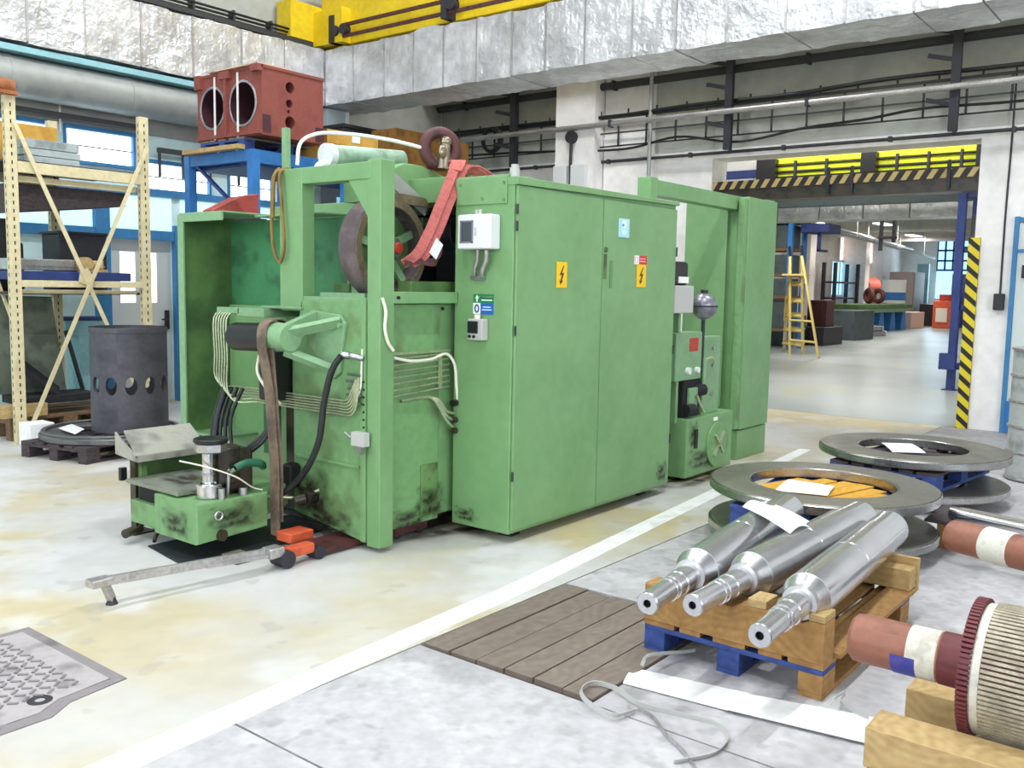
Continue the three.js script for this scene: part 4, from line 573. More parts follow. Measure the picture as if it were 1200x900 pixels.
// ------------------------------------------------------------------ electrical cabinet
{
  const t = thing('electrical_cabinet', 'tall green two-door electrical cabinet with yellow warning signs, beside the machine', 'cabinet', [5.42, 0, -3.7]);
  const x0 = 4.42, x1 = 6.43, z0 = -3.95, z1 = -3.48, zf = -3.46;
  part(t, 'body', [box(x0, x1, 0.06, 2.245, z0, z1, 0.008)], M.green);
  part(t, 'roof_rim', [prism([[x0 - 0.005, 2.205], [x1, 2.235], [x1, 2.262], [x0 - 0.005, 2.252]], 'xy', z0, zf + 0.01, 0.003)], M.green);
  pieces(t, 'foot', [[x0 + 0.2, z0 + 0.1], [x1 - 0.2, z0 + 0.1], [x0 + 0.2, z1 - 0.15], [x1 - 0.2, z1 - 0.15]].map(([x, z]) => box(x - 0.05, x + 0.05, 0, 0.06, z - 0.05, z + 0.05)), M.dark);
  const door = (a, b, l) => { const d = part(t, 'door', box(a, b, 0.085, 2.203, z1, zf, 0.006), M.green, l); return d; };
  const d1 = door(x0 + 0.012, 5.378, 'left door with one yellow sign'), d2 = door(5.386, x1 - 0.012, 'right door with stickers and handle');
  pieces(t, 'rust_stain', [blot([6.2, 0.06, -3.457], [6.43, 0.06, -3.457], [6.43, 0.3, -3.457], [6.2, 0.3, -3.457]), blot([4.417, 0.06, -3.95], [4.417, 0.06, -3.7], [4.417, 0.2, -3.7], [4.417, 0.2, -3.95])], M.stainAndShade);
  const plate = (par, name, px, y, w, h, mat) => { const g = new THREE.BoxGeometry(w, h, 0.004); g.userData.keepUV = true; return part(par, name, g.translate(px, y, zf + 0.003), mat); };
  plate(d1, 'warning_sign', 4.897, 1.678, 0.115, 0.165, M.danger); plate(d2, 'warning_sign', 5.897, 1.693, 0.13, 0.165, M.danger); plate(d2, 'red_notice', 5.88, 1.805, 0.175, 0.062, M.redSign); plate(d2, 'round_sticker', 5.64, 2.02, 0.14, 0.13, M.sticker);
  part(d2, 'handle', [box(5.475, 5.495, 1.6, 1.79, zf, zf + 0.012, 0.004)], M.greenWorn); part(d2, 'lock', [rod([5.41, 1.86, zf], [5.41, 1.86, zf + 0.012], 0.018, 14), box(5.392, 5.43, 1.66, 1.83, zf, zf + 0.004)], M.greenOily);
  pieces(d1, 'hinge', [1.93, 2.03, 1.3, 0.4].map((y) => rod([x0 + 0.008, y, zf], [x0 + 0.008, y + 0.06, zf], 0.008, 8)), M.darkSteel); pieces(d2, 'hinge', [1.85, 1.1, 0.4].map((y) => rod([x1 - 0.008, y, zf], [x1 - 0.008, y + 0.07, zf], 0.009, 8)), M.darkSteel);
  part(t, 'side_cover', [box(x0 - 0.012, x0, 2.095, 2.26, -3.93, -3.53, 0.004), box(x0, 4.7, 2.245, 2.27, z0 + 0.02, z1 - 0.05, 0.004)], M.green); pieces(t, 'cover_bolt', [[2.12, -3.55], [2.22, -3.55], [2.22, -3.9], [2.13, -3.72]].map(([y, z]) => rod([x0 - 0.018, y, z], [x0 - 0.01, y, z], 0.01, 8)), M.greenOily);
  part(t, 'roof_lamp', [rod([4.47, 2.25, -3.52], [4.47, 2.31, -3.52], 0.03, 16), rod([4.47, 2.31, -3.52], [4.47, 2.33, -3.52], 0.022, 16)], M.greyBox, 'small grey cap on the roof');
  // display box on the narrow side
  const c = part(t, 'control_box', [box(x0 - 0.1, x0, 1.82, 2.03, -3.845, -3.58, 0.012)], M.plasticWhite, 'white control box with a display');
  part(c, 'display', box(x0 - 0.103, x0 - 0.098, 1.865, 1.985, -3.81, -3.725), M.screen); part(c, 'display_frame', [box(x0 - 0.104, x0 - 0.098, 1.857, 1.866, -3.82, -3.715), box(x0 - 0.104, x0 - 0.098, 1.984, 1.993, -3.82, -3.715), box(x0 - 0.104, x0 - 0.098, 1.857, 1.993, -3.82, -3.81), box(x0 - 0.104, x0 - 0.098, 1.857, 1.993, -3.725, -3.715)], plain(0x7a7f88, 0.4));
  part(c, 'latch', box(x0 - 0.106, x0 - 0.1, 1.9, 1.95, -3.7, -3.69), M.greyBox); part(c, 'gland', [-3.72, -3.695].map((z) => rod([x0 - 0.06, 2.03, z], [x0 - 0.06, 2.06, z], 0.011, 10)), M.greyBox);
  part(t, 'conduit', [tube([[x0 - 0.05, 1.82, -3.72], [x0 - 0.04, 1.76, -3.73], [x0 - 0.03, 1.68, -3.76], [x0, 1.66, -3.77]], 0.013, 16), tube([[x0 - 0.05, 1.82, -3.65], [x0 - 0.04, 1.75, -3.66], [x0 - 0.03, 1.68, -3.7], [x0, 1.65, -3.71]], 0.015, 16)], M.galv); part(t, 'clamp', [box(x0 - 0.02, x0, 1.635, 1.66, -3.8, -3.69), box(x0 - 0.012, x0, 1.525, 1.535, -3.74, -3.63)], M.steel);
  { const g = new THREE.BoxGeometry(0.165, 0.125, 0.004).rotateY(-Math.PI / 2); g.userData.keepUV = true; part(t, 'pictogram_sign', g.translate(x0 - 0.003, 1.485, -3.705), M.arrowSign, 'green and blue pictogram sign'); }
  const s = part(t, 'isolator_switch', box(x0 - 0.06, x0, 1.262, 1.395, -3.785, -3.665, 0.008), M.greyBox, 'grey isolator switch with a black face'); part(s, 'switch_face', [box(x0 - 0.068, x0 - 0.058, 1.305, 1.38, -3.78, -3.7, 0.004), rod([x0 - 0.068, 1.285, -3.765], [x0 - 0.058, 1.285, -3.765], 0.01), rod([x0 - 0.068, 1.285, -3.73], [x0 - 0.058, 1.285, -3.73], 0.01)], M.blackPaint); part(s, 'top_gland', rod([x0 - 0.03, 1.395, -3.73], [x0 - 0.03, 1.42, -3.73], 0.02), M.cream);
}
// ------------------------------------------------------------------ hydraulic unit and column right of the cabinet
{ const t = thing('machine_column', 'tall green sheet metal column with an overhead arm, right of the cabinet', 'machine column', [8.4, 0, -3.95]);
  part(t, 'column', [box(8.14, 8.79, 0.29, 2.46, -3.86, -3.65, 0.008), box(8.2, 8.79, 0.29, 2.45, -4.22, -3.86, 0.008)], M.green); part(t, 'column_foot', [box(8.12, 8.78, 0, 0.28, -4.25, -3.66, 0.008)], M.green);
  part(t, 'side_sheet', box(8.09, 8.11, 0.5, 2.44, -4.27, -3.84, 0.004), M.green); part(t, 'channel', [box(8.06, 8.14, 0.3, 2.44, -3.72, -3.66, 0.004)], M.greenWorn);
  part(t, 'arm', [box(6.605, 8.55, 2.34, 2.465, -3.86, -3.74, 0.006)], M.green); part(t, 'arm_post', [box(6.48, 6.6, 0.0, 2.48, -3.86, -3.74, 0.006)], M.green); part(t, 'arm_cap', [box(8.6, 8.78, 2.46, 2.475, -3.8, -3.68)], M.greenPale); part(t, 'side_latch', [box(8.789, 8.795, 1.2, 1.27, -3.8, -3.76)], M.darkSteel); }
{ const t = thing('hydraulic_unit', 'small green hydraulic unit with a grey pressure sphere, between the cabinet and the column', 'hydraulic unit', [7.3, 0, -3.8]);
  part(t, 'tank', [box(6.86, 7.74, 0.03, 0.53, -4.2, -3.54, 0.01)], M.green); const cv = part(t, 'round_cover', disc(0.2, 0, 0.02, 0.004, 40).rotateX(Math.PI / 2).translate(7.42, 0.26, -3.54), M.greenWorn);
  pieces(cv, 'cross_handle', [bar([7.33, 0.17, -3.51], [7.51, 0.36, -3.51], 0.02, 0.02), bar([7.34, 0.35, -3.51], [7.5, 0.18, -3.51], 0.02, 0.02)], M.tubeSteel);
  pieces(t, 'grease_stain', [blot([6.84, 0.02, -3.536], [7.5, 0.02, -3.536], [7.5, 0.3, -3.536], [6.84, 0.3, -3.536]), blot([6.88, 0.2, -3.5365], [7.1, 0.2, -3.5365], [7.1, 0.55, -3.5365], [6.88, 0.55, -3.5365])], M.stainAndShade); part(t, 'sight_slot', box(7.0, 7.05, 0.27, 0.43, -3.545, -3.53), M.dark); part(t, 'type_tag', box(7.35, 7.42, 0.47, 0.5, -3.545, -3.533), M.paper);
  part(t, 'back_plate', [box(6.72, 7.2, 0.5, 1.72, -4.0, -3.97)], M.greenOlive);
  const sph = part(t, 'pressure_sphere', [new THREE.SphereGeometry(0.112, 32, 20).scale(1, 1.03, 1).translate(7.2, 1.46, -3.6)], metal(0x8b8c96, 0.35, 160, 0.6)); part(sph, 'sphere_neck', [rod([7.2, 1.56, -3.6], [7.2, 1.6, -3.6], 0.03, 14), rod([7.2, 0.9, -3.6], [7.2, 1.36, -3.6], 0.016, 12), disc(0.118, 1.455, 1.47, 0.003).translate(7.2, 0, -3.6)], M.darkSteel);
  const bx = part(t, 'terminal_box', [box(6.7, 7.16, 0.85, 1.25, -3.72, -3.58, 0.01)], M.greenPale); { part(bx, 'red_plate', box(6.93, 7.08, 1.09, 1.2, -3.582, -3.574, 0.003), M.red); part(bx, 'knob', [rod([6.9, 0.93, -3.58], [6.9, 0.93, -3.55], 0.03), rod([7.06, 0.93, -3.58], [7.06, 0.93, -3.55], 0.025)], M.plasticWhite); }
  part(t, 'grey_box', [box(6.5, 6.82, 1.41, 1.63, -3.62, -3.5, 0.01)], M.greyBox); part(t, 'motor_cap', [box(6.5, 6.76, 1.63, 1.82, -3.7, -3.52, 0.03)], M.blackPaint); part(t, 'cap_label', box(6.58, 6.74, 1.65, 1.7, -3.521, -3.512), M.paper);
  part(t, 'control_housing', [box(6.5, 6.72, 0.55, 1.24, -3.9, -3.64, 0.01)], M.dark); part(t, 'box_post', [box(6.6, 6.64, 1.24, 1.41, -3.65, -3.6), box(6.76, 6.8, 0.5, 1.41, -3.65, -3.6)], M.green);
  part(t, 'valve_block', [box(7.24, 7.56, 0.53, 1.2, -3.72, -3.6, 0.008)], M.greenPale); pieces(t, 'valve_bolt', [0.7, 0.95, 1.1].map((y) => rod([7.4, y, -3.6], [7.4, y, -3.58], 0.016, 10)), M.steel);
  part(t, 'pump', [box(6.9, 7.2, 0.53, 0.85, -3.85, -3.6, 0.02), rod([7.1, 0.75, -3.62], [7.22, 0.75, -3.58], 0.05), rod([6.9, 0.6, -3.58], [7.0, 0.6, -3.56], 0.05)], M.dark); part(t, 'pump_flange', [box(6.95, 7.1, 0.62, 0.78, -3.6, -3.57, 0.01)], M.greenPale); part(t, 'riser', [rod([7.2, 0.8, -3.57], [7.2, 1.02, -3.57], 0.02)], M.greenPale);
  pieces(t, 'small_pipe', [tube([[7.2, 1.0, -3.58], [7.3, 1.02, -3.55], [7.36, 0.98, -3.56]], 0.014, 12), tube([[7.05, 0.72, -3.56], [7.12, 0.6, -3.54], [7.2, 0.56, -3.56]], 0.012, 12)], M.tubeSteel); }

// ------------------------------------------------------------------ pallets (euro pallet, 1.2 x 0.8 m, long side along local x)
function pallet(name, label, [x, y, z], turn, boardMat, blockMat, group) {
  const t = new THREE.Group(); t.name = numbered(name); t.userData = { label, category: 'pallet' }; if (group) t.userData.group = group;
  const P = (n, g, m) => { const q = mesh(g, m); q.name = n; t.add(q); };
  [-0.3275, -0.18, 0, 0.18, 0.3275].forEach((c, i) => { const w = i % 2 ? 0.1 : 0.145; P(i ? `deck_board_00${i}` : 'deck_board', box(-0.6, 0.6, 0.122, 0.144, c - w / 2, c + w / 2, 0.002), boardMat); });
  [-0.5275, 0, 0.5275].forEach((c, i) => P(i ? `stringer_board_00${i}` : 'stringer_board', box(c - 0.0725, c + 0.0725, 0.1, 0.122, -0.4, 0.4, 0.002), blockMat));
  let n = 0; for (const bx of [-0.5275, 0, 0.5275]) for (const bz of [-0.35, 0, 0.35]) P(n++ ? `block_00${n - 1}` : 'block', box(bx - 0.0725, bx + 0.0725, 0.022, 0.1, bz - 0.05, bz + 0.05, 0.003), blockMat);
  [-0.35, 0, 0.35].forEach((c, i) => P(i ? `bottom_board_00${i}` : 'bottom_board', box(-0.6, 0.6, 0, 0.022, c - 0.05, c + 0.05, 0.002), blockMat));
  t.position.set(x, y, z); t.rotation.y = turn; scene.add(t); return t;
}
// ------------------------------------------------------------------ three turned shafts on a pallet
{ const p = pallet('pallet', 'blue wooden pallet carrying the three turned steel shafts', [4.11, 0, -1.58], 0, M.wood, M.woodBlue); for (const c of p.children) if (['block_002', 'block_005', 'block_008', 'bottom_board_002'].includes(c.name)) c.material = M.wood; }
{ const t = thing('shaft_cradle', 'raw timber cradle with notched beams on the blue pallet, holding the three shafts', 'cradle', [4.1, 0.144, -1.58]);
  const near = prism([[-1.98, 0.146], [-1.18, 0.146], [-1.18, 0.315], [-1.24, 0.315], [-1.27, 0.3], [-1.34, 0.3], [-1.37, 0.315], [-1.53, 0.315], [-1.57, 0.295], [-1.66, 0.295], [-1.7, 0.31], [-1.98, 0.31]], 'zy', 3.5, 3.62, 0.004);
  part(t, 'beam', near, M.wood); part(t, 'beam_001', box(4.62, 4.72, 0.167, 0.27, -1.98, -1.16, 0.004), M.woodPale); part(t, 'beam_002', box(3.74, 3.84, 0.167, 0.27, -1.96, -1.28, 0.004), M.woodPale);
  part(t, 'side_board', box(3.62, 4.7, 0.146, 0.166, -1.27, -1.15, 0.003), M.wood); part(t, 'side_board_001', box(3.62, 4.7, 0.146, 0.166, -2.0, -1.9, 0.003), M.wood);
  part(t, 'chock', box(3.5, 3.62, 0.316, 0.35, -1.5, -1.42, 0.003), M.woodPale); part(t, 'chock_001', box(3.5, 3.62, 0.316, 0.345, -1.245, -1.18, 0.003), M.woodPale); part(t, 'end_board', box(4.72, 4.745, 0.146, 0.31, -1.5, -1.15, 0.003), M.woodPale); }
{ const ends = [[[3.106, 0.372, -1.745], [5.03, 0.372, -1.936], 'bright turned steel shaft on the pallet, the left one under a paper sheet'], [[3.207, 0.372, -1.601], [4.93, 0.372, -1.565], 'bright turned steel shaft on the pallet, the middle one'], [[3.077, 0.372, -1.268], [5.0, 0.372, -1.37], 'bright turned steel shaft on the pallet, the right one nearest the copper rotor']];
  const L = 1.9;
  const t = new THREE.Group(); t.name = 'turned_shaft'; t.userData = { label: ends[0][2], category: 'shaft', group: 'turned steel shafts on the pallet' };
  const P = (n, g, m, l) => { const q = mesh(g, m); q.name = n; if (l) q.userData.label = l; t.add(q); return q; };
  const lx = (pts) => lathe(pts, 56).rotateZ(-Math.PI / 2);   // lathe along +x
  P('journal', lx([[0.016, 0.002], [0.04, 0], [0.045, 0.005], [0.045, 0.2], [0.049, 0.203], [0.049, 0.21], [0.046, 0.213], [0.046, 0.235], [0.05, 0.238], [0.05, 0.3], [0.054, 0.304], [0.054, 0.44]]), M.shaft, 'stepped journal');
  P('end_face', lx([[0.018, 0.06], [0.016, 0.0], [0.041, -0.001], [0.0415, 0.004]]), M.shaftEnd); P('centre_bore', lx([[0.0001, 0.03], [0.016, 0.028], [0.0165, -0.0005]]), M.dark);
  P('shoulder', lx([[0.054, 0.435], [0.07, 0.437], [0.074, 0.462], [0.076, 0.466], [0.0985, 0.525], [0.098, 0.53]]), M.shaftEnd, 'bright bevelled shoulder'); P('body', lx([[0.06, 0.52], [0.1, 0.53], [0.101, 1.1], [0.0995, 1.102], [0.0995, 1.108], [0.101, 1.11], [0.101, 1.62], [0.096, 1.63], [0.096, L - 0.01], [0.088, L], [0.0001, L]]), M.shaft);
  ends.forEach(([a, b, l], i) => { const q = i ? copy(t) : t; if (!i) scene.add(t); if (!i) used.turned_shaft = 0; q.position.set(...a); q.rotation.y = -Math.atan2(b[2] - a[2], b[0] - a[0]); q.userData.label = l; }); }
single('paper_sheet', 'white paper sheet draped over the left shaft and the disc edge', 'paper', sheet([[4.468, 0.480, -1.968], [4.746, 0.480, -1.955], [4.423, 0.475, -1.555], [4.129, 0.475, -1.577]], (u, v) => 0.018 * Math.sin(u * 5) + 0.01 * Math.sin(v * 3), 0.002, 12), M.paper);
// ------------------------------------------------------------------ two stacks of big steel discs
function discStack(cx, cz, r, ri, turn, label, group, first) {
  const d = (y0, y1, lab, mat) => { const t = thing('steel_disc', lab, 'disc', [cx, y0, cz], group);
    part(t, 'disc_body', ringGeo(ri, r - 0.012, y0, y1, 0.004, 96).translate(cx, 0, cz), mat); part(t, 'outer_rim', ringGeo(r - 0.0115, r, y0 + 0.006, y1 - 0.006, 0.006, 96).translate(cx, 0, cz), M.turnedEdge); part(t, 'bore_rim', ringGeo(ri - 0.012, ri - 0.0005, y0 + 0.002, y1 - 0.003, 0.003, 96).translate(cx, 0, cz), M.turnedEdge); return t; };
  return d;
}
{ const g = 'turned discs stacked on pallets';
  const a = discStack(5.79, -2.02, 0.7, 0.455, 0, '', g);
  a(0.335, 0.4, 'upper big steel disc of the near stack, with yellow timber showing in its bore', M.turned); a(0.09, 0.15, 'lower big steel disc of the near stack, under the blue pallet', M.turned);
  pallet('pallet', 'blue pallet squeezed between the two steel discs of the near stack', [5.79, 0.17, -2.02], 0.12, M.woodBlue, M.woodBlue);
  const b = discStack(7.66, -1.97, 0.705, 0.414, 0, '', g);
  b(0.335, 0.4, 'upper big steel disc of the far stack, with a paper sheet on its bore', M.turned); b(0.09, 0.15, 'lower big steel disc of the far stack, under a dark blue pallet', M.turned);
  pallet('pallet', 'dark blue pallet squeezed between the two steel discs of the far stack', [7.66, 0.17, -1.97], -0.1, M.woodDark, M.woodBlue);
  for (const [x, z, l] of [[5.79, -2.02, 'timber bearers on the floor under the near disc stack'], [7.66, -1.97, 'timber bearers on the floor under the far disc stack']]) { const t = thing('timber_bearers', l, 'timber', [x, 0, z]); pieces(t, 'bearer', [-0.35, 0, 0.35].map((o) => box(x - 0.5, x + 0.5, 0, 0.09, z + o - 0.05, z + o + 0.05, 0.004)), M.woodBrown); }
  const bl = thing('timber_bore_deck', 'yellow varnished boards lying inside the bore of the near disc', 'boards', [5.79, 0.314, -2.02]);
  pieces(bl, 'board', [-0.3, -0.18, -0.06, 0.06, 0.18, 0.3].map((o, i) => { const h = Math.sqrt(0.43 * 0.43 - (Math.abs(o) + 0.05) ** 2); return box(-h, h, 0, 0.02 + (i % 2) * 0.004, o - 0.053, o + 0.053, 0.002).rotateY(-0.25).translate(5.79, 0.316, -2.02); }), M.woodYellow);
  const bd = thing('dark_bore_boards', 'dark boards lying inside the bore of the far disc', 'boards', [7.66, 0.314, -1.97]);
  pieces(bd, 'board', [-0.28, -0.1, 0.1, 0.28].map((o) => { const h = Math.sqrt(0.39 * 0.39 - (Math.abs(o) + 0.06) ** 2); return box(-0.06, 0.06, 0, 0.02, -h, h, 0.002).translate(o, 0, 0).rotateY(0.3).translate(7.66, 0.316, -1.97); }), M.woodDark); }
single('paper_sheet', 'white paper sheet lying on the yellow boards in the near disc bore', 'paper', sheet([[5.533, 0.352, -2.226], [5.928, 0.352, -2.295], [5.928, 0.352, -1.987], [5.621, 0.352, -1.922]], (u) => 0.006 * Math.sin(u * 3), 0.002, 6), M.paper);
single('paper_sheet', 'white paper sheet lying across the bore of the far disc', 'paper', sheet([[7.746, 0.385, -2.236], [7.437, 0.370, -2.059], [7.587, 0.370, -1.852], [7.882, 0.385, -2.040]], (u, v) => 0.006 * Math.sin(u * 3), 0.002, 6), M.paper);
{ const t = thing('timber_block', 'short brown timber block beside the near disc stack, under the silver rod', 'timber', [6.6, 0, -1.4]); part(t, 'block', box(6.2, 6.42, 0.0, 0.2, -1.42, -1.3, 0.006), M.wood); part(t, 'top_board', box(6.0, 6.5, 0.2, 0.22, -1.45, -1.28, 0.004), M.woodDark); }
single('silver_rod', 'long bright silver rod lying at the right beyond the thin copper rotor', 'rod', [rod([6.02, 0.27, -1.25], [5.6, 0.27, 0.4], 0.05, 28), rod([6.04, 0.27, -1.3], [6.02, 0.27, -1.25], 0.042, 28)], M.chrome);
{ const t = thing('rod_trestle', 'low dark timber under the silver rod at the right', 'timber', [5.85, 0, -0.6]); part(t, 'beam', box(5.55, 6.1, 0, 0.22, -0.75, -0.6, 0.006), M.woodDark); part(t, 'beam_001', box(5.4, 6.0, 0, 0.22, 0.1, 0.25, 0.006), M.woodDark); }
// ------------------------------------------------------------------ copper-coloured rotors on timber stands
{ const ax = (g, x, y) => g.rotateX(Math.PI / 2).translate(x, y, 0);  // lathe axis (+y) -> +z
  const X = 2.96, Y = 0.5, t = thing('rotor', 'large rotor with thick copper-brown shaft and ribbed winding drum, on the foreground timber stand', 'rotor', [X, 0.3, -0.2]);
  const L = (pts, seg = 56) => ax(lathe(pts, seg), X, Y);
  part(t, 'shaft', L([[0.0001, -0.905], [0.062, -0.905], [0.074, -0.893], [0.077, -0.86], [0.077, 0.5], [0.0001, 0.5]]), M.copper);
  part(t, 'paint_band', L([[0.076, -0.73], [0.0785, -0.725], [0.0785, -0.645], [0.076, -0.64]]), M.copperPaint, 'whitish painted band'); part(t, 'blue_mark', ax(new THREE.LatheGeometry([[0.0775, -0.77], [0.0792, -0.766], [0.0792, -0.70], [0.0775, -0.695]].map((p) => new THREE.Vector2(p[0], p[1])), 24, 4.7, 1.2), X, Y), M.bluePaint, 'blue paint smear'); part(t, 'inner_shaft', L([[0.07, -0.64], [0.08, -0.636], [0.082, -0.52]]), M.windingRed);
  part(t, 'end_ring', L([[0.08, -0.53], [0.185, -0.53], [0.192, -0.52], [0.192, -0.5], [0.08, -0.5]]), M.copperPaint); part(t, 'drum', L([[0.08, -0.5], [0.186, -0.5], [0.186, 0.45], [0.08, 0.45]]), M.windingRed);
  const teeth = [], bars = []; for (let i = 0; i < 84; i++) { const a = i / 84 * Math.PI * 2; teeth.push(box(-0.0045, 0.0045, 0.178, 0.204, -0.555, -0.525).rotateZ(a).translate(X, Y, 0)); bars.push(box(-0.0045, 0.0045, 0.18, 0.199, -0.498, 0.44).rotateZ(a).translate(X, Y, 0)); }
  part(t, 'teeth', teeth, M.windingRed).userData.kind = 'stuff'; part(t, 'winding_bars', bars, M.winding).userData.kind = 'stuff';
  const Xb = 4.3, Yb = 0.53, b = new THREE.Group(); b.name = numbered('rotor'); b.userData = { label: 'thin copper-brown rotor shaft with a cream band, behind the large rotor', category: 'rotor' }; b.position.set(4.42, Yb, -0.955); b.rotation.y = -0.36; scene.add(b);
  const Lb = (pts) => lathe(pts, 40).rotateX(Math.PI / 2); const P = (n, g, m, l) => { const q = mesh(g, m); q.name = n; if (l) q.userData.label = l; b.add(q); };
  P('shaft', Lb([[0.0001, 0], [0.055, 0], [0.068, 0.012], [0.072, 0.05], [0.075, 1.6], [0.0001, 1.6]]), M.copper); P('paint_band', Lb([[0.073, 0.17], [0.0765, 0.175], [0.0765, 0.29], [0.073, 0.295]]), M.copperPaint, 'cream painted band'); P('collar', Lb([[0.07, 0.75], [0.13, 0.75], [0.13, 1.4], [0.07, 1.4]]), M.windingRed); }
{ const t = thing('rotor_stand', 'yellowish timber stand under the large rotor in the right foreground', 'stand', [3.0, 0, -0.3]);
  part(t, 'beam', box(2.64, 2.79, 0.24, 0.36, -0.76, 0.6, 0.005), M.woodPale); part(t, 'beam_001', box(3.14, 3.28, 0.2, 0.3, -0.78, 0.6, 0.005), M.woodPale);
  part(t, 'end_block', box(2.62, 2.8, 0.03, 0.24, -0.75, -0.6, 0.006), M.wood); part(t, 'end_block_001', box(3.14, 3.28, 0.03, 0.2, -0.76, -0.6, 0.006), M.woodGrey); part(t, 'base_board', box(2.6, 3.3, 0, 0.03, -0.76, -0.58, 0.004), M.wood); part(t, 'base_board_001', box(2.6, 3.3, 0, 0.03, -0.3, -0.15, 0.004), M.wood); part(t, 'inner_board', box(2.84, 2.86, 0.05, 0.24, -0.6, 0.6, 0.003), M.woodPale); part(t, 'end_block_002', box(2.62, 2.8, 0.03, 0.24, -0.32, -0.18, 0.006), M.wood); }
{ const t = thing('rotor_stand', 'brown timber trestle under the thin rotor at the right edge', 'stand', [4.1, 0, -0.3]);
  part(t, 'post', box(4.12, 4.2, 0, 0.43, -0.5, -0.4, 0.005), M.woodBrown); part(t, 'foot', box(3.75, 4.4, 0, 0.3, -0.38, -0.28, 0.005), M.woodYellow); part(t, 'saddle', box(4.05, 4.35, 0.39, 0.45, -0.52, -0.4, 0.005), M.woodBrown); }
// ------------------------------------------------------------------ sheets and straps on the floor
single('white_sheet', 'long white plastic strip on the floor, the left half near the packing strap', 'plastic sheet', sheet([[3.134, 0.004, -1.859], [3.299, 0.004, -1.913], [3.382, 0.006, -1.428], [3.182, 0.006, -1.422]], (u, v) => 0.004 * Math.sin(u * 4), 0.003, 8), M.paper);
single('white_sheet', 'long white plastic strip on the floor, the right half beside the rotor stand', 'plastic sheet', sheet([[3.170, 0.010, -1.434], [3.361, 0.010, -1.452], [3.510, 0.006, -0.930], [3.266, 0.006, -0.887]], (u, v) => 0.004 * Math.sin(u * 4 + 1), 0.003, 8), M.paper);
single('packing_strap', 'white packing strap in a loop on the floor left of the white strip', 'strap', band([[2.947, 0.012, -1.688], [2.844, 0.020, -1.719], [2.847, 0.030, -1.835], [2.928, 0.030, -1.925], [3.021, 0.025, -1.930], [3.046, 0.020, -1.845], [3.000, 0.014, -1.708], [3.033, 0.008, -1.535], [3.050, 0.008, -1.411], [2.977, 0.010, -1.329], [2.851, 0.008, -1.314], [2.702, 0.008, -1.393]], 0.02, 0.003, [0, 1, 0.5], 90), M.greyBox);
single('packing_strap', 'thin grey packing strap running to the bottom edge from the white loop', 'strap', band([[2.963, 0.012, -1.736], [2.942, 0.014, -1.623], [2.853, 0.012, -1.509], [2.785, 0.010, -1.405], [2.710, 0.010, -1.317]], 0.014, 0.003, [0.3, 1, 0], 40), M.galv);
single('packing_strap', 'white packing strap curling out from under the left end of the pallet', 'strap', band([[3.307, 0.020, -1.873], [3.313, 0.060, -1.857], [3.410, 0.050, -1.838], [3.532, 0.030, -1.800], [3.586, 0.030, -1.766]], 0.016, 0.003, [0, 1, 0.2], 40), M.greyBox);
single('packing_strap', 'white packing strap curling below the right corner of the pallet', 'strap', band([[3.450, 0.010, -1.151], [3.442, 0.060, -1.108], [3.536, 0.050, -1.101], [3.516, 0.020, -1.109], [3.482, 0.010, -1.048], [3.462, 0.010, -0.984]], 0.016, 0.003, [0, 1, 0.2], 40), M.greyBox);
// ------------------------------------------------------------------ barrel at the right edge
{ const p = [9.15, 0, -1.26], t = thing('steel_drum', 'tall pale grey ribbed steel drum at the right edge beside the blue door frame', 'drum', p), r = 0.3;
  part(t, 'shell', lathe([[0.0001, 0.01], [r - 0.01, 0.01], [r, 0.02], [r, 1.14], [r - 0.01, 1.15], [0.0001, 1.13]], 48).translate(...p), coat(0xc5cac8, 0xb2b7b6, { scale: 0.8, rough: 0.42, s: 170, metal: 0.2 }));
  pieces(t, 'rib', [0.02, 0.25, 0.47, 0.69, 0.91, 1.14].map((y) => new THREE.TorusGeometry(r + 0.002, 0.013, 8, 48).rotateX(Math.PI / 2).translate(p[0], y, p[2])), M.galv); }
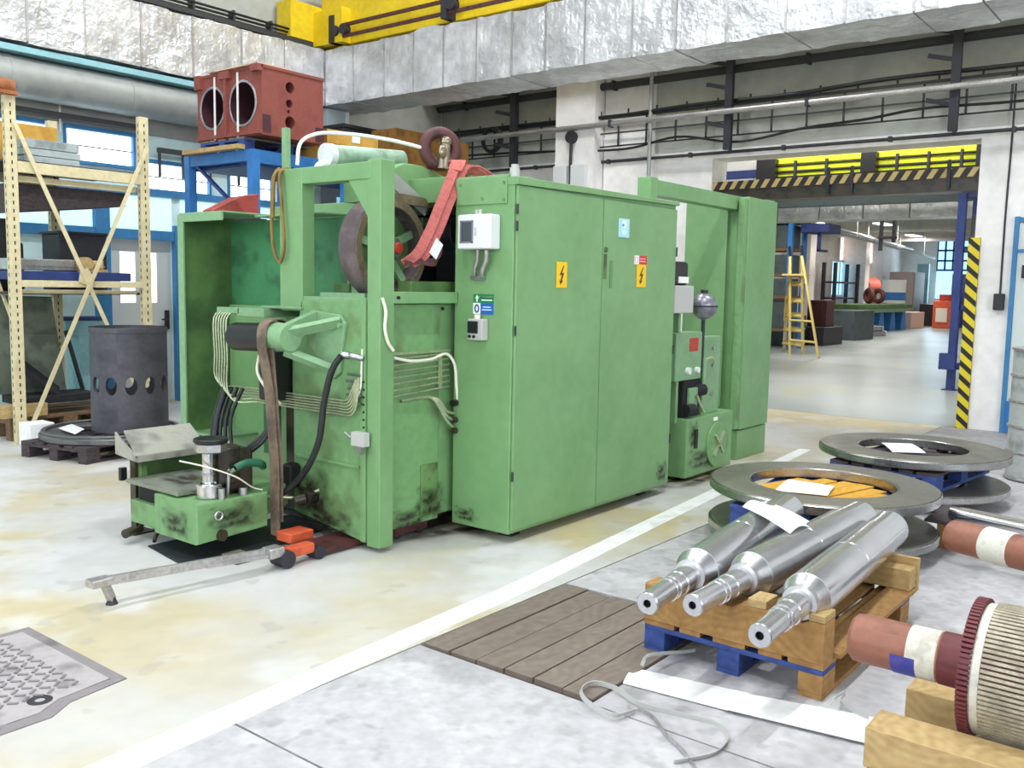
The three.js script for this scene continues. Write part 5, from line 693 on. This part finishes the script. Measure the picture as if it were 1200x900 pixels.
// ------------------------------------------------------------------ left: rack, pallet with ring and perforated cylinder
{ const t = thing('pallet_rack', 'tall cream coloured pallet rack with perforated posts and crossed braces at the left', 'rack', [4.7, 0, -9.7]);
  const post = (x, z, n) => { const q = part(t, n, [box(x - 0.05, x + 0.05, 0.01, 3.28, z - 0.035, z + 0.035, 0.004), box(x - 0.07, x + 0.07, 0, 0.012, z - 0.06, z + 0.06)], M.beige); const h = []; for (let y = 0.1; y < 3.25; y += 0.075) h.push(box(x - 0.006, x + 0.006, y, y + 0.035, z + 0.034, z + 0.0365), box(x - 0.0515, x - 0.049, y, y + 0.035, z - 0.006, z + 0.006)); const m = part(q, 'slots', h, M.dark); m.userData.kind = 'stuff'; };
  post(4.03, -9.2, 'post'); post(5.37, -9.2, 'post_001'); post(4.03, -10.3, 'post_002'); post(4.95, -10.3, 'post_003');
  pieces(t, 'shelf_beam', [box(4.08, 5.32, 2.58, 2.685, -9.21, -9.16, 0.004), box(4.08, 5.32, 1.505, 1.57, -9.21, -9.16, 0.004), box(4.08, 4.95, 2.58, 2.685, -10.32, -10.27, 0.004), box(4.08, 4.95, 1.505, 1.57, -10.32, -10.27, 0.004), box(4.08, 5.32, 2.5, 2.56, -9.3, -9.25, 0.004), box(4.08, 5.3, 1.44, 1.48, -9.3, -9.25, 0.004)], M.beige);
  pieces(t, 'brace', [bar([4.05, 3.04, -9.14], [4.92, 1.08, -9.14], 0.04, 0.012), bar([5.38, 2.98, -9.125], [4.08, 0.11, -9.125], 0.04, 0.012), bar([4.92, 1.08, -9.14], [5.35, 0.12, -9.14], 0.04, 0.012), bar([4.03, 1.2, -9.3], [4.03, 2.4, -10.2], 0.03, 0.012)], M.beige);
  part(t, 'gusset', prism([[4.62, 1.56], [4.74, 1.52], [4.78, 1.6], [4.72, 1.7], [4.64, 1.68]], 'xy', -9.15, -9.145), M.beige);
  part(t, 'shelf_panel', box(4.0, 5.4, 2.685, 2.7, -10.3, -9.2), M.woodDark, 'dark upper shelf panel'); part(t, 'shelf_panel_001', box(4.0, 5.4, 1.43, 1.455, -10.3, -9.3), M.woodDark, 'dark lower shelf panel'); }
single('grey_crate', 'flat grey layered crate on the upper shelf of the cream rack', 'crate', [box(4.18, 4.72, 2.7, 2.76, -9.7, -9.25, 0.006), box(4.17, 4.73, 2.765, 2.83, -9.7, -9.25, 0.006), box(4.18, 4.72, 2.835, 2.92, -9.7, -9.25, 0.006)], coat(0xaab5b6, 0x97a2a4, { scale: 0.5, rough: 0.6, s: 171 }));
single('cardboard_box', 'tan cardboard box behind the grey crate on the upper rack shelf', 'box', [box(4.1, 4.75, 2.7, 3.13, -10.2, -9.75, 0.008)], M.cardboard);
single('orange_casting', 'rusty orange part lying on the top of the left rack post', 'casting', [rod([3.85, 3.36, -9.2], [4.07, 3.36, -9.2], 0.07, 20), box(3.85, 4.08, 3.28, 3.31, -9.28, -9.1)], coat(0xa8663c, 0x70432c, { scale: 0.3, rough: 0.7, s: 172 }));
single('aluminium_profile', 'long pale aluminium profile on the middle shelf of the cream rack', 'profile', [box(4.06, 5.0, 1.67, 1.78, -9.6, -9.36, 0.006), box(4.06, 5.0, 1.71, 1.725, -9.35, -9.345)], M.galv);
single('blue_tray', 'dark blue tray under the aluminium profile on the middle rack shelf', 'tray', [box(4.06, 5.22, 1.572, 1.66, -9.7, -9.22, 0.008)], M.blueDark);
single('beige_gear', 'small beige cast part with a round boss on the middle rack shelf', 'casting', [rod([4.76, 1.74, -9.34], [4.76, 1.74, -9.24], 0.07, 16), rod([4.86, 1.72, -9.34], [4.95, 1.72, -9.28], 0.055, 16), box(4.72, 4.98, 1.662, 1.69, -9.36, -9.24)], M.woodPale);
single('black_bin', 'black crate standing at the back of the middle rack shelf', 'bin', [box(4.78, 5.3, 1.46, 2.06, -10.24, -9.85, 0.01), box(4.76, 5.32, 2.06, 2.09, -10.25, -9.84, 0.006)], M.darkSteel);
single('dark_casting', 'dark machine part at the left on the middle rack shelf', 'casting', [box(4.1, 4.4, 1.46, 1.95, -10.1, -9.8, 0.03), rod([4.25, 1.95, -9.95], [4.25, 2.18, -9.95], 0.12, 20)], M.dark);
single('green_sheet', 'tall dull green steel sheet leaning inside the bottom of the rack', 'sheet metal', [prism([[4.05, 0.42], [4.75, 0.42], [4.62, 1.4], [4.05, 1.42]], 'xy', -9.75, -9.73)], coat(0x6d7768, 0x57614f, { scale: 0.9, rough: 0.6, s: 173 }));
single('black_trestle', 'black steel trestle leaning on the green sheet inside the rack', 'trestle', [bar([4.72, 1.05, -9.65], [4.86, 0.42, -9.6], 0.03, 0.06), box(4.1, 4.9, 0.34, 0.42, -9.75, -9.35, 0.01), bar([4.2, 0.75, -9.6], [4.55, 0.42, -9.5], 0.04, 0.3)], M.dark);
{ const t = thing('blue_cabinet', 'light blue cabinet with a dark top behind the rack', 'cabinet', [5.3, 0, -10.4]); part(t, 'body', [box(5.05, 5.5, 0.95, 1.12, -10.6, -10.32, 0.006), box(5.2, 5.5, 0.02, 0.95, -10.6, -10.32, 0.006)], M.skyBlue); part(t, 'top', box(5.03, 5.52, 1.12, 1.16, -10.62, -10.3, 0.005), M.blueDark); }
{ const t = pallet('pallet', 'worn brown pallet on the floor inside the rack', [4.6, 0.0, -9.75], 0, M.woodBrown, M.woodBrown); t.scale.set(1.0, 1.6, 1.0); single('plank', 'short yellow timber offcut beside the left rack post', 'timber', box(3.9, 4.34, 0.232, 0.36, -9.4, -9.28, 0.01), M.woodPale); }
single('dark_board', 'dark board stored slantwise below the upper shelf of the cream rack', 'board', prism([[4.1, 2.22], [5.28, 2.36], [5.28, 2.5], [4.1, 2.5]], 'xy', -10.2, -9.4, 0.004), M.woodDark);
single('white_box', 'small white box on the floor by the left rack post', 'box', box(3.97, 4.2, 0, 0.22, -9.1, -8.86, 0.008), M.paper);
pallet('pallet', 'dark stained pallet under the perforated cylinder', [4.4, 0, -8.25], 0.25, M.woodDark, M.woodDark);
{ const t = thing('flange_ring', 'wide grey cast flange ring lying on the dark pallet', 'ring', [4.43, 0.144, -8.22]); part(t, 'ring', ringGeo(0.38, 0.62, 0.146, 0.2, 0.01, 72).translate(4.43, 0, -8.22), M.ringCast); part(t, 'raised_lip', ringGeo(0.56, 0.6, 0.198, 0.225, 0.006, 72).translate(4.43, 0, -8.22), M.ringCast); }
{ // perforated cylinder: a shell whose holes are cut as a grid, then wrapped
  const R = 0.335, T = 0.03, H = 0.955, y0 = 0.206, n = 12, c = [4.545, y0, -8.1];
  const t = thing('perforated_cylinder', 'dark grey steel cylinder with a row of holes, standing on the ring on the pallet', 'cylinder', c);
  const shell = (r) => { const W = 2 * Math.PI * r, sh = new THREE.Shape([new THREE.Vector2(0, 0), new THREE.Vector2(1, 0), new THREE.Vector2(1, H), new THREE.Vector2(0, H)].map((p) => p)); return W; };
  const pos = [], K = 24; // each of the n sectors: a square ring around its hole
  const hx = 0.16, hy = 0.082, hyC = 0.43, sec = 2 * Math.PI / n;
  const P = (a, y, r) => [r * Math.cos(a), y, r * Math.sin(a)]; const tri = (a, b, cc) => pos.push(...a, ...b, ...cc), quad = (a, b, cc, d) => { tri(a, b, cc); tri(a, cc, d); };
  for (let s = 0; s < n; s++) { const a0 = s * sec + 0.21, am = a0 + sec / 2;
    const inner = [], outer = []; for (let k = 0; k <= K; k++) { const th = k / K * Math.PI * 2, cx = Math.cos(th), sy = Math.sin(th); inner.push([am + cx * hx, hyC + sy * hy]); const m = Math.max(Math.abs(cx), Math.abs(sy)); outer.push([am + cx / m * sec / 2, hyC + sy / m * 0.14]); }
    for (let k = 0; k < K; k++) { for (const r of [R, R - T]) quad(P(...inner[k], r), P(...outer[k], r), P(...outer[k + 1], r), P(...inner[k + 1], r)); quad(P(...inner[k], R), P(...inner[k + 1], R), P(...inner[k + 1], R - T), P(...inner[k], R - T)); }
    const F = 6; for (let k = 0; k < F; k++) { const b0 = a0 + k * sec / F, b1 = b0 + sec / F; for (const r of [R, R - T]) for (const [ya, yb] of [[0, hyC - 0.14], [hyC + 0.14, H]]) quad(P(b0, ya, r), P(b1, ya, r), P(b1, yb, r), P(b0, yb, r)); for (const y of [0, H]) quad(P(b0, y, R), P(b1, y, R), P(b1, y, R - T), P(b0, y, R - T)); } }
  const g = new THREE.BufferGeometry(); g.setAttribute('position', new THREE.Float32BufferAttribute(pos, 3)); g.computeVertexNormals(); const sg = toCreasedNormals(g, 0.5); sg.translate(...c);
  part(t, 'shell', sg, M.cast); part(t, 'top_band', ringGeo(R - T, R + 0.004, H - 0.05, H, 0.004, 72).translate(...c), M.cast); part(t, 'foot_band', ringGeo(R - T, R + 0.003, 0, 0.02, 0.003, 72).translate(...c), M.cast); }
single('paper_sheet', 'white paper sheet on the flange ring beside the perforated cylinder', 'paper', sheet([[4.025, 0.228, -8.430], [3.969, 0.228, -8.003], [4.165, 0.228, -8.220], [4.232, 0.228, -8.593]], () => 0, 0.002, 4), M.paper);
// ------------------------------------------------------------------ blue stacking rack with the brick-red casting
{ const t = thing('stacking_rack', 'blue steel stacking rack behind the machine carrying the brick-red casting', 'rack', [6.9, 0, -9.03]);
  pieces(t, 'post', [[6.2, -8.44], [6.2, -9.62], [7.5, -8.44], [7.5, -9.62]].map(([x, z]) => box(x - 0.05, x + 0.05, 0, 3.0, z - 0.05, z + 0.05, 0.004)), M.blue);
  pieces(t, 'beam', [box(6.16, 6.24, 2.88, 3.0, -9.6, -8.46, 0.004), box(6.2, 8.6, 2.86, 3.0, -8.48, -8.4, 0.004), box(6.2, 8.6, 2.86, 3.0, -9.66, -9.58, 0.004), box(6.2, 7.5, 2.15, 2.25, -8.48, -8.4, 0.004), box(6.2, 7.5, 1.38, 1.48, -8.48, -8.4, 0.004), box(6.16, 6.24, 1.9, 2.0, -9.6, -8.46, 0.004)], M.blue);
  pieces(t, 'brace', [bar([6.2, 2.9, -9.5], [6.2, 2.3, -8.6], 0.04, 0.03), bar([6.2, 1.9, -9.5], [6.2, 1.1, -8.6], 0.04, 0.03)], M.blueDark); part(t, 'deck', box(6.25, 8.6, 2.84, 2.87, -9.58, -8.48), M.blueDark); part(t, 'deck_001', box(6.25, 7.5, 1.46, 1.5, -9.58, -8.48), M.blueDark); part(t, 'deck_002', box(6.25, 7.5, 2.16, 2.18, -9.58, -8.48), M.blueDark); }
pallet('pallet', 'grey blue pallet on the blue rack under the brick-red casting', [6.78, 3.003, -8.98], 0, M.woodGrey, M.woodBlue);
single('crate_board', 'pale timber board on the edge of the blue rack', 'timber', box(6.05, 6.14, 3.0, 3.05, -9.55, -8.5, 0.004), M.woodPale);
{ const { Brush, Evaluator, SUBTRACTION } = await import('three-bvh-csg'); const ev = new Evaluator();
  const t = thing('engine_casting', 'brick-red painted cast iron engine block with two big bores, on the blue rack', 'casting', [6.62, 3.15, -8.9]);
  const sub = (a, list) => { let r = new Brush(a); for (const g of list) r = ev.evaluate(r, new Brush(g), SUBTRACTION); return r.geometry; };
  const blk = new THREE.BoxGeometry(0.83, 0.7, 1.17, 1, 1, 1).translate(6.625, 3.5, -8.885);
  const cut = [rod([6.0, 3.5, -8.63], [6.9, 3.5, -8.63], 0.235, 40), rod([6.0, 3.5, -9.18], [6.9, 3.5, -9.18], 0.225, 40), rod([6.58, 3.69, -8.5], [6.58, 3.69, -8.2], 0.06, 24), rod([6.57, 3.52, -8.5], [6.57, 3.52, -8.2], 0.045, 24), rod([6.58, 3.32, -8.5], [6.58, 3.32, -8.2], 0.068, 24), rod([6.56, 3.435, -8.4], [6.56, 3.435, -8.2], 0.02, 12)];
  part(t, 'block', sub(blk, cut), M.primer); pieces(t, 'bore_rim', [[-8.63, 0.235], [-9.18, 0.225]].map(([z, r]) => ringGeo(r - 0.015, r + 0.012, 0, 0.012, 0.003, 48).rotateZ(Math.PI / 2).translate(6.212, 3.5, z)), M.steel);
  pieces(t, 'bore_wall', [[-8.63, 0.236], [-9.18, 0.226]].map(([z, r]) => ringGeo(r - 0.012, r + 0.002, -0.62, -0.01, 0.002, 40).rotateZ(Math.PI / 2).translate(6.2 + 0, 3.5, z)), M.primerDark);
  pieces(t, 'tie_rod', [-8.7, -9.12].map((z) => box(6.19, 6.2, 3.15, 3.83, z - 0.012, z + 0.012)), M.white); part(t, 'top_flange', [prism([[6.2, 3.84], [7.05, 3.84], [7.05, 3.87], [6.2, 3.87]], 'xy', -9.47, -8.29), box(6.15, 6.22, 3.8, 3.87, -8.42, -8.29), box(6.16, 6.21, 3.78, 3.86, -9.0, -8.82), box(6.16, 6.22, 3.72, 3.87, -9.46, -9.36)], M.primer); part(t, 'top_gasket', [box(6.16, 6.6, 3.872, 3.885, -9.2, -8.3)], coat(0xd9b49c, 0xc09580, { scale: 0.4, rough: 0.7, s: 174 }));
  pieces(t, 'square_patch', [box(6.22, 6.32, 3.18, 3.36, -8.3, -8.294), box(6.93, 7.04, 3.17, 3.32, -8.3, -8.294)], M.primerDark); part(t, 'side_rib', [box(6.17, 6.21, 3.16, 3.84, -8.93, -8.88), box(6.18, 6.21, 3.16, 3.2, -9.46, -8.3)], M.primer); }
single('cardboard_box', 'flat yellow cardboard box on the blue rack beside the brick-red casting', 'box', [box(7.2, 8.0, 3.2, 3.36, -8.8, -8.42, 0.006)], M.cardboard); single('box_tape', 'white address label on the flat yellow cardboard box', 'label', box(7.58, 7.7, 3.25, 3.345, -8.42, -8.415), M.paper);
single('cardboard_box', 'small yellow cardboard carton standing under the flat yellow box', 'box', [box(7.08, 7.28, 3.0, 3.19, -8.75, -8.4, 0.006)], M.cardboard); single('cardboard_box', 'dark brown cardboard carton supporting the flat yellow box', 'box', [box(7.35, 8.1, 3.0, 3.19, -8.85, -8.43, 0.006)], M.cardboardBrown);
{ const t = thing('pallet_stack_shelf', 'dark shelf cabinet against the back wall carrying brown cartons', 'shelf', [10, 0, -9.6]); part(t, 'body', [box(9.2, 10.9, 0.02, 3.1, -9.9, -9.3, 0.01)], M.slate); part(t, 'door_line', box(10.0, 10.01, 0.1, 3.0, -9.3, -9.29), M.dark); }
single('cardboard_box', 'large brown carton on the dark shelf by the back wall, the left one', 'box', [box(9.22, 9.85, 3.1, 3.74, -9.85, -9.35, 0.01)], coat(0x966a30, 0x8c6128, { scale: 0.7, rough: 0.9, s: 175 })); single('cardboard_box', 'large brown carton on the dark wall shelf, the right one behind the lifting eye', 'box', [box(9.95, 10.75, 3.1, 3.72, -9.85, -9.35, 0.01)], coat(0x966a30, 0x8c6128, { scale: 0.7, rough: 0.9, s: 176 }));
{ const t = thing('dark_cupboard', 'tall dark cupboard in the corner behind the yellow cartons', 'cupboard', [9.2, 0, -10.2]); part(t, 'body', box(8.85, 9.6, 0.02, 3.75, -10.5, -10.0, 0.01), M.darkSteel); part(t, 'cornice', box(8.83, 9.62, 3.75, 3.8, -10.51, -9.98, 0.006), M.dark); }
single('red_hood', 'red sheet metal hood behind the green cover below the blue rack', 'hood', [prism([[5.0, 2.2], [5.53, 2.2], [5.53, 2.43], [5.3, 2.38], [5.02, 2.24]], 'xy', -7.6, -7.45, 0.006)], coat(0xa8483f, 0x90372f, { rough: 0.55, s: 190 })); { const t = thing('stool_frame', 'dark trestle holding the red hood behind the green cover', 'trestle', [5.3, 0, -7.65]); part(t, 'top', box(4.98, 5.6, 2.12, 2.195, -7.75, -7.42), M.darkSteel); pieces(t, 'leg', [[5.02, -7.7], [5.55, -7.7], [5.02, -7.47], [5.55, -7.47]].map(([x, z]) => box(x - 0.03, x + 0.03, 0, 2.12, z - 0.03, z + 0.03)), M.darkSteel); }
single('blue_paper_bag', 'pale blue plastic bag with a white strap on the blue rack shelf', 'bag', [new THREE.SphereGeometry(0.2, 16, 12).scale(1, 0.85, 0.7).translate(7.42, 2.36, -8.62), box(7.38, 7.42, 2.28, 2.6, -8.47, -8.45)], M.skyBlue);
single('orange_carton', 'orange brown carton seen through the machine frame on the lower blue shelf', 'box', [box(6.75, 7.12, 1.5, 1.88, -8.9, -8.42, 0.006)], coat(0xc07a2c, 0x8d4f20, { scale: 0.5, rough: 0.85, s: 178 }));
// ------------------------------------------------------------------ the far hall's things
{ const t = thing('step_ladder', 'yellow platform step ladder standing in the far hall beyond the column', 'ladder', [23.3, 0, -9.0]);
  const A = [24.0, 0, -9.6], B = [23.4, 0, -8.85], C = [23.25, 2.5, -9.25], D = [23.0, 2.5, -8.85], E = [22.2, 0, -8.0], F = [22.9, 0, -9.0];
  pieces(t, 'rail', [bar(A, C, 0.06, 0.06), bar(B, D, 0.06, 0.06), bar(E, D, 0.05, 0.05), bar(F, C, 0.05, 0.05)], M.ladderYellow);
  const L = (a, b, k) => a.map((v, i) => v + (b[i] - v) * k); pieces(t, 'step', [0.1, 0.25, 0.4, 0.55, 0.72].map((k) => bar(L(A, C, k), L(B, D, k), 0.16, 0.045)), M.ladderYellow); pieces(t, 'cross_bar', [0.15, 0.35].map((k) => bar(L(E, D, k), L(F, C, k), 0.04, 0.04)), M.ladderYellow); pieces(t, 'handrail', [bar(C, [23.15, 2.75, -9.25], 0.05, 0.05), bar(D, [22.95, 2.75, -8.85], 0.05, 0.05)], M.darkSteel); part(t, 'platform', box(23.0, 23.35, 2.0, 2.05, -9.35, -8.75), M.ladderYellow); part(t, 'back_panel', bar(L(A, C, 0.35), L(A, C, 0.6), 0.3, 0.02), M.ladderYellow); }
{ const t = thing('blue_rack_cabinet', 'tall blue rack with a blue head box behind the yellow ladder', 'rack', [25.1, 0, -10.4]); pieces(t, 'post', [[24.6, -9.8], [25.6, -9.8], [24.6, -11.0], [25.6, -11.0]].map(([x, z]) => box(x - 0.06, x + 0.06, 0, 3.9, z - 0.06, z + 0.06)), M.blue);
  pieces(t, 'shelf', [0.5, 1.4, 2.0, 2.7].map((y) => box(24.66, 25.54, y, y + 0.08, -11, -9.8)), M.woodBrown); part(t, 'blue_head', box(24.5, 25.8, 3.45, 4.15, -11, -9.7, 0.02), M.blue); part(t, 'outrigger', [box(25.0, 25.9, 3.2, 3.44, -9.69, -8.9, 0.02), box(25.2, 25.3, 2.7, 3.2, -9.3, -9.22), box(25.2, 25.8, 2.7, 2.76, -9.3, -9.2)], M.blueDark); pieces(t, 'stored_box', [[1.48, 1.95], [2.08, 2.6], [0.58, 1.3], [2.79, 3.4]].map(([a, b]) => box(24.72, 25.5, a, b, -10.9, -9.88)), M.slate); }
{ const t = thing('blue_rack', 'blue pallet rack with dark loads at the right, just inside the far hall', 'rack', [17.4, 0, -3.2]); pieces(t, 'post', [[16.77, -3.78], [17.8, -3.78], [16.77, -2.9], [17.8, -2.9]].map(([x, z]) => box(x - 0.06, x + 0.06, 0.01, 4.2, z - 0.06, z + 0.06)), M.blueDark); part(t, 'footplate', box(16.66, 16.9, 0, 0.012, -3.9, -3.66), M.blueDark); pieces(t, 'beam', [0.35, 1.35, 2.3, 3.2].map((y) => box(16.83, 17.74, y, y + 0.1, -3.74, -3.66)), M.blueDark); part(t, 'post_guard', box(16.6, 16.75, 0.35, 0.62, -3.95, -3.7), M.blueDark); pieces(t, 'side_beam', [0.35, 1.35, 2.3, 3.2].map((y) => box(16.74, 16.8, y, y + 0.08, -3.7, -2.9)), M.blueDark);
  for (const [i, [y, h, m, l]] of [[0.46, 0.5, M.darkSteel, 'dark crate on the lowest level of the blue rack at the portal edge'], [1.46, 0.45, M.woodBrown, 'brown crate on the second level of the blue rack at the portal edge'], [2.41, 0.5, M.slate, 'grey crate on the third level of the blue rack at the portal edge']].entries()) single('rack_crate', l, 'crate', box(16.85, 17.75, y, y + h, -3.64, -2.95, 0.01), m); }
const farBox = (name, label, cat, b, mat) => single(name, label, cat, box(...b, 0.02), mat);
farBox('dark_crate', 'dark steel crate on the floor behind the yellow ladder', 'crate', [26.4, 27.4, 0, 0.9, -11.4, -10.3], M.slate); farBox('dark_crate', 'low dark crate right of the yellow ladder', 'crate', [27.5, 29.2, 0, 0.55, -10.7, -9.8], M.darkSteel); farBox('maroon_drum', 'dark brown upright machine part right of the ladder', 'machine part', [28.2, 28.9, 0.55, 1.35, -10.6, -10.0], M.maroon); farBox('grey_container', 'grey green steel container in front of the work table', 'container', [31.5, 33.6, 0, 1.0, -11.2, -10.2], M.slate); farBox('dark_machine', 'dark machine standing behind the yellow ladder', 'machine', [27.0, 28.6, 0, 2.0, -12.6, -11.4], M.darkSteel); farBox('brown_locker', 'brown locker against the far left wall behind the ladder', 'locker', [29.0, 29.8, 0, 2.2, -14.6, -13.6], M.woodBrown);
single('flat_rings', 'low stack of flat silver rings on the far floor', 'rings', [ringGeo(0.3, 0.9, 0, 0.18, 0.02, 40).translate(36.0, 0, -11.4), ringGeo(0.3, 0.8, 0.2, 0.36, 0.02, 40).translate(36.0, 0, -11.4)], M.steel);
{ const t = thing('surface_table', 'long green topped surface table on blue trestles in the far hall', 'table', [40, 0, -12]); part(t, 'table_top', box(36.5, 44, 0.98, 1.15, -13.1, -11.7, 0.02), M.greenOlive); pieces(t, 'apron', [box(36.6, 43.9, 0.8, 0.98, -13, -11.8)], M.greenPale); pieces(t, 'trestle', [37.2, 40.2, 41.8, 43.4].map((x) => prism([[x - 0.45, 0], [x + 0.45, 0], [x + 0.2, 0.8], [x - 0.2, 0.8]], 'xy', -12.8, -11.9)), M.blue); }
single('table_ring', 'dark red ring standing on the far surface table, the left one', 'ring', [new THREE.TorusGeometry(0.24, 0.1, 10, 28).rotateY(0.9).translate(39.3, 1.49, -12.2)], M.maroon); single('table_ring', 'dark red ring standing on the far surface table, the right one', 'ring', [new THREE.TorusGeometry(0.23, 0.1, 10, 28).rotateY(1.2).translate(40.9, 1.48, -12.3)], M.maroon);
{ const t = thing('white_drum', 'white drum with a blue band on the far surface table', 'drum', [43.4, 1.15, -12.4]); part(t, 'shell', disc(0.5, 1.15, 2.2, 0.02, 28).translate(43.4, 0, -12.4), M.white); part(t, 'blue_band', ringGeo(0.49, 0.515, 1.3, 1.65, 0.004, 28).translate(43.4, 0, -12.4), M.blue); }
single('orange_tank', 'orange horizontal tank against the far left wall', 'tank', [rod([44.8, 1.95, -14.3], [46.6, 1.95, -14.3], 0.4, 24), box(45.0, 45.2, 0, 1.6, -14.5, -14.1), box(46.2, 46.4, 0, 1.6, -14.5, -14.1)], M.orangeRed);
{ const t = thing('far_shelving', 'light shelf frame with dark uprights against the far left wall', 'shelving', [42, 0, -14.3]); pieces(t, 'upright', [[40.6, -14.1], [43.6, -14.1], [40.6, -14.6], [43.6, -14.6]].map(([x, z]) => box(x - 0.07, x + 0.07, 0, 2.9, z - 0.07, z + 0.07)), M.darkSteel); pieces(t, 'shelf', [1.3, 2.0].map((y) => box(40.6, 43.6, y, y + 0.08, -14.6, -14.1)), M.darkSteel); }
{ const w = structGroup('window_9'); part(w, 'pane', box(42.6, 44.6, 1.5, 3.0, -15, -14.97), M.blueGlow); part(w, 'frame', [box(42.5, 42.6, 1.4, 3.1, -15, -14.93), box(44.6, 44.7, 1.4, 3.1, -15, -14.93), box(42.61, 44.59, 3.0, 3.1, -15, -14.93), box(43.55, 43.65, 1.5, 2.99, -14.965, -14.93)], M.white); }
{ const t = thing('far_cupboard', 'dark grey cupboard at the end of the far left wall', 'cupboard', [50.5, 0, -14]); part(t, 'body', box(49.5, 51.5, 0.05, 2.7, -14.4, -13.2, 0.02), plain(0x78716e, 0.6)); part(t, 'door', box(49.6, 51.4, 0.15, 2.6, -13.2, -13.17), plain(0x85807c, 0.6)); part(t, 'foot', box(49.6, 51.4, 0, 0.05, -14.3, -13.3), M.dark); }
farBox('blue_curtain', 'blue strip curtain beside the bright end window', 'curtain', [52.6, 52.8, 0, 3.2, -13.9, -13.3], M.skyBlue); farBox('waste_bin', 'black bin below the bright end window', 'bin', [49.5, 50.3, 0, 1.1, -12.85, -12.2], M.blackPaint);
{ const t = thing('orange_machine', 'orange and white machine near the end of the far hall', 'machine', [47.5, 0, -11.2]); part(t, 'body', box(47, 48, 0, 1.3, -11.6, -10.6, 0.04), M.orangeRed); part(t, 'panel', box(46.97, 47, 0.3, 0.95, -11.45, -10.95), M.cream); part(t, 'head', box(47.2, 47.9, 1.3, 1.6, -11.4, -10.9, 0.03), M.red); }
farBox('tall_machine', 'tall violet grey machine right of the bright end window', 'machine', [49, 50, 0, 2.6, -11.3, -10.4], M.blueDark);
farBox('pale_lift', 'pinkish lifting table beside the surface table', 'lifting table', [44.6, 46.8, 0, 0.75, -12.7, -11.9], plain(0xd8b4a6, 0.6));

scene.environment = null;
renderer.render(scene, camera);
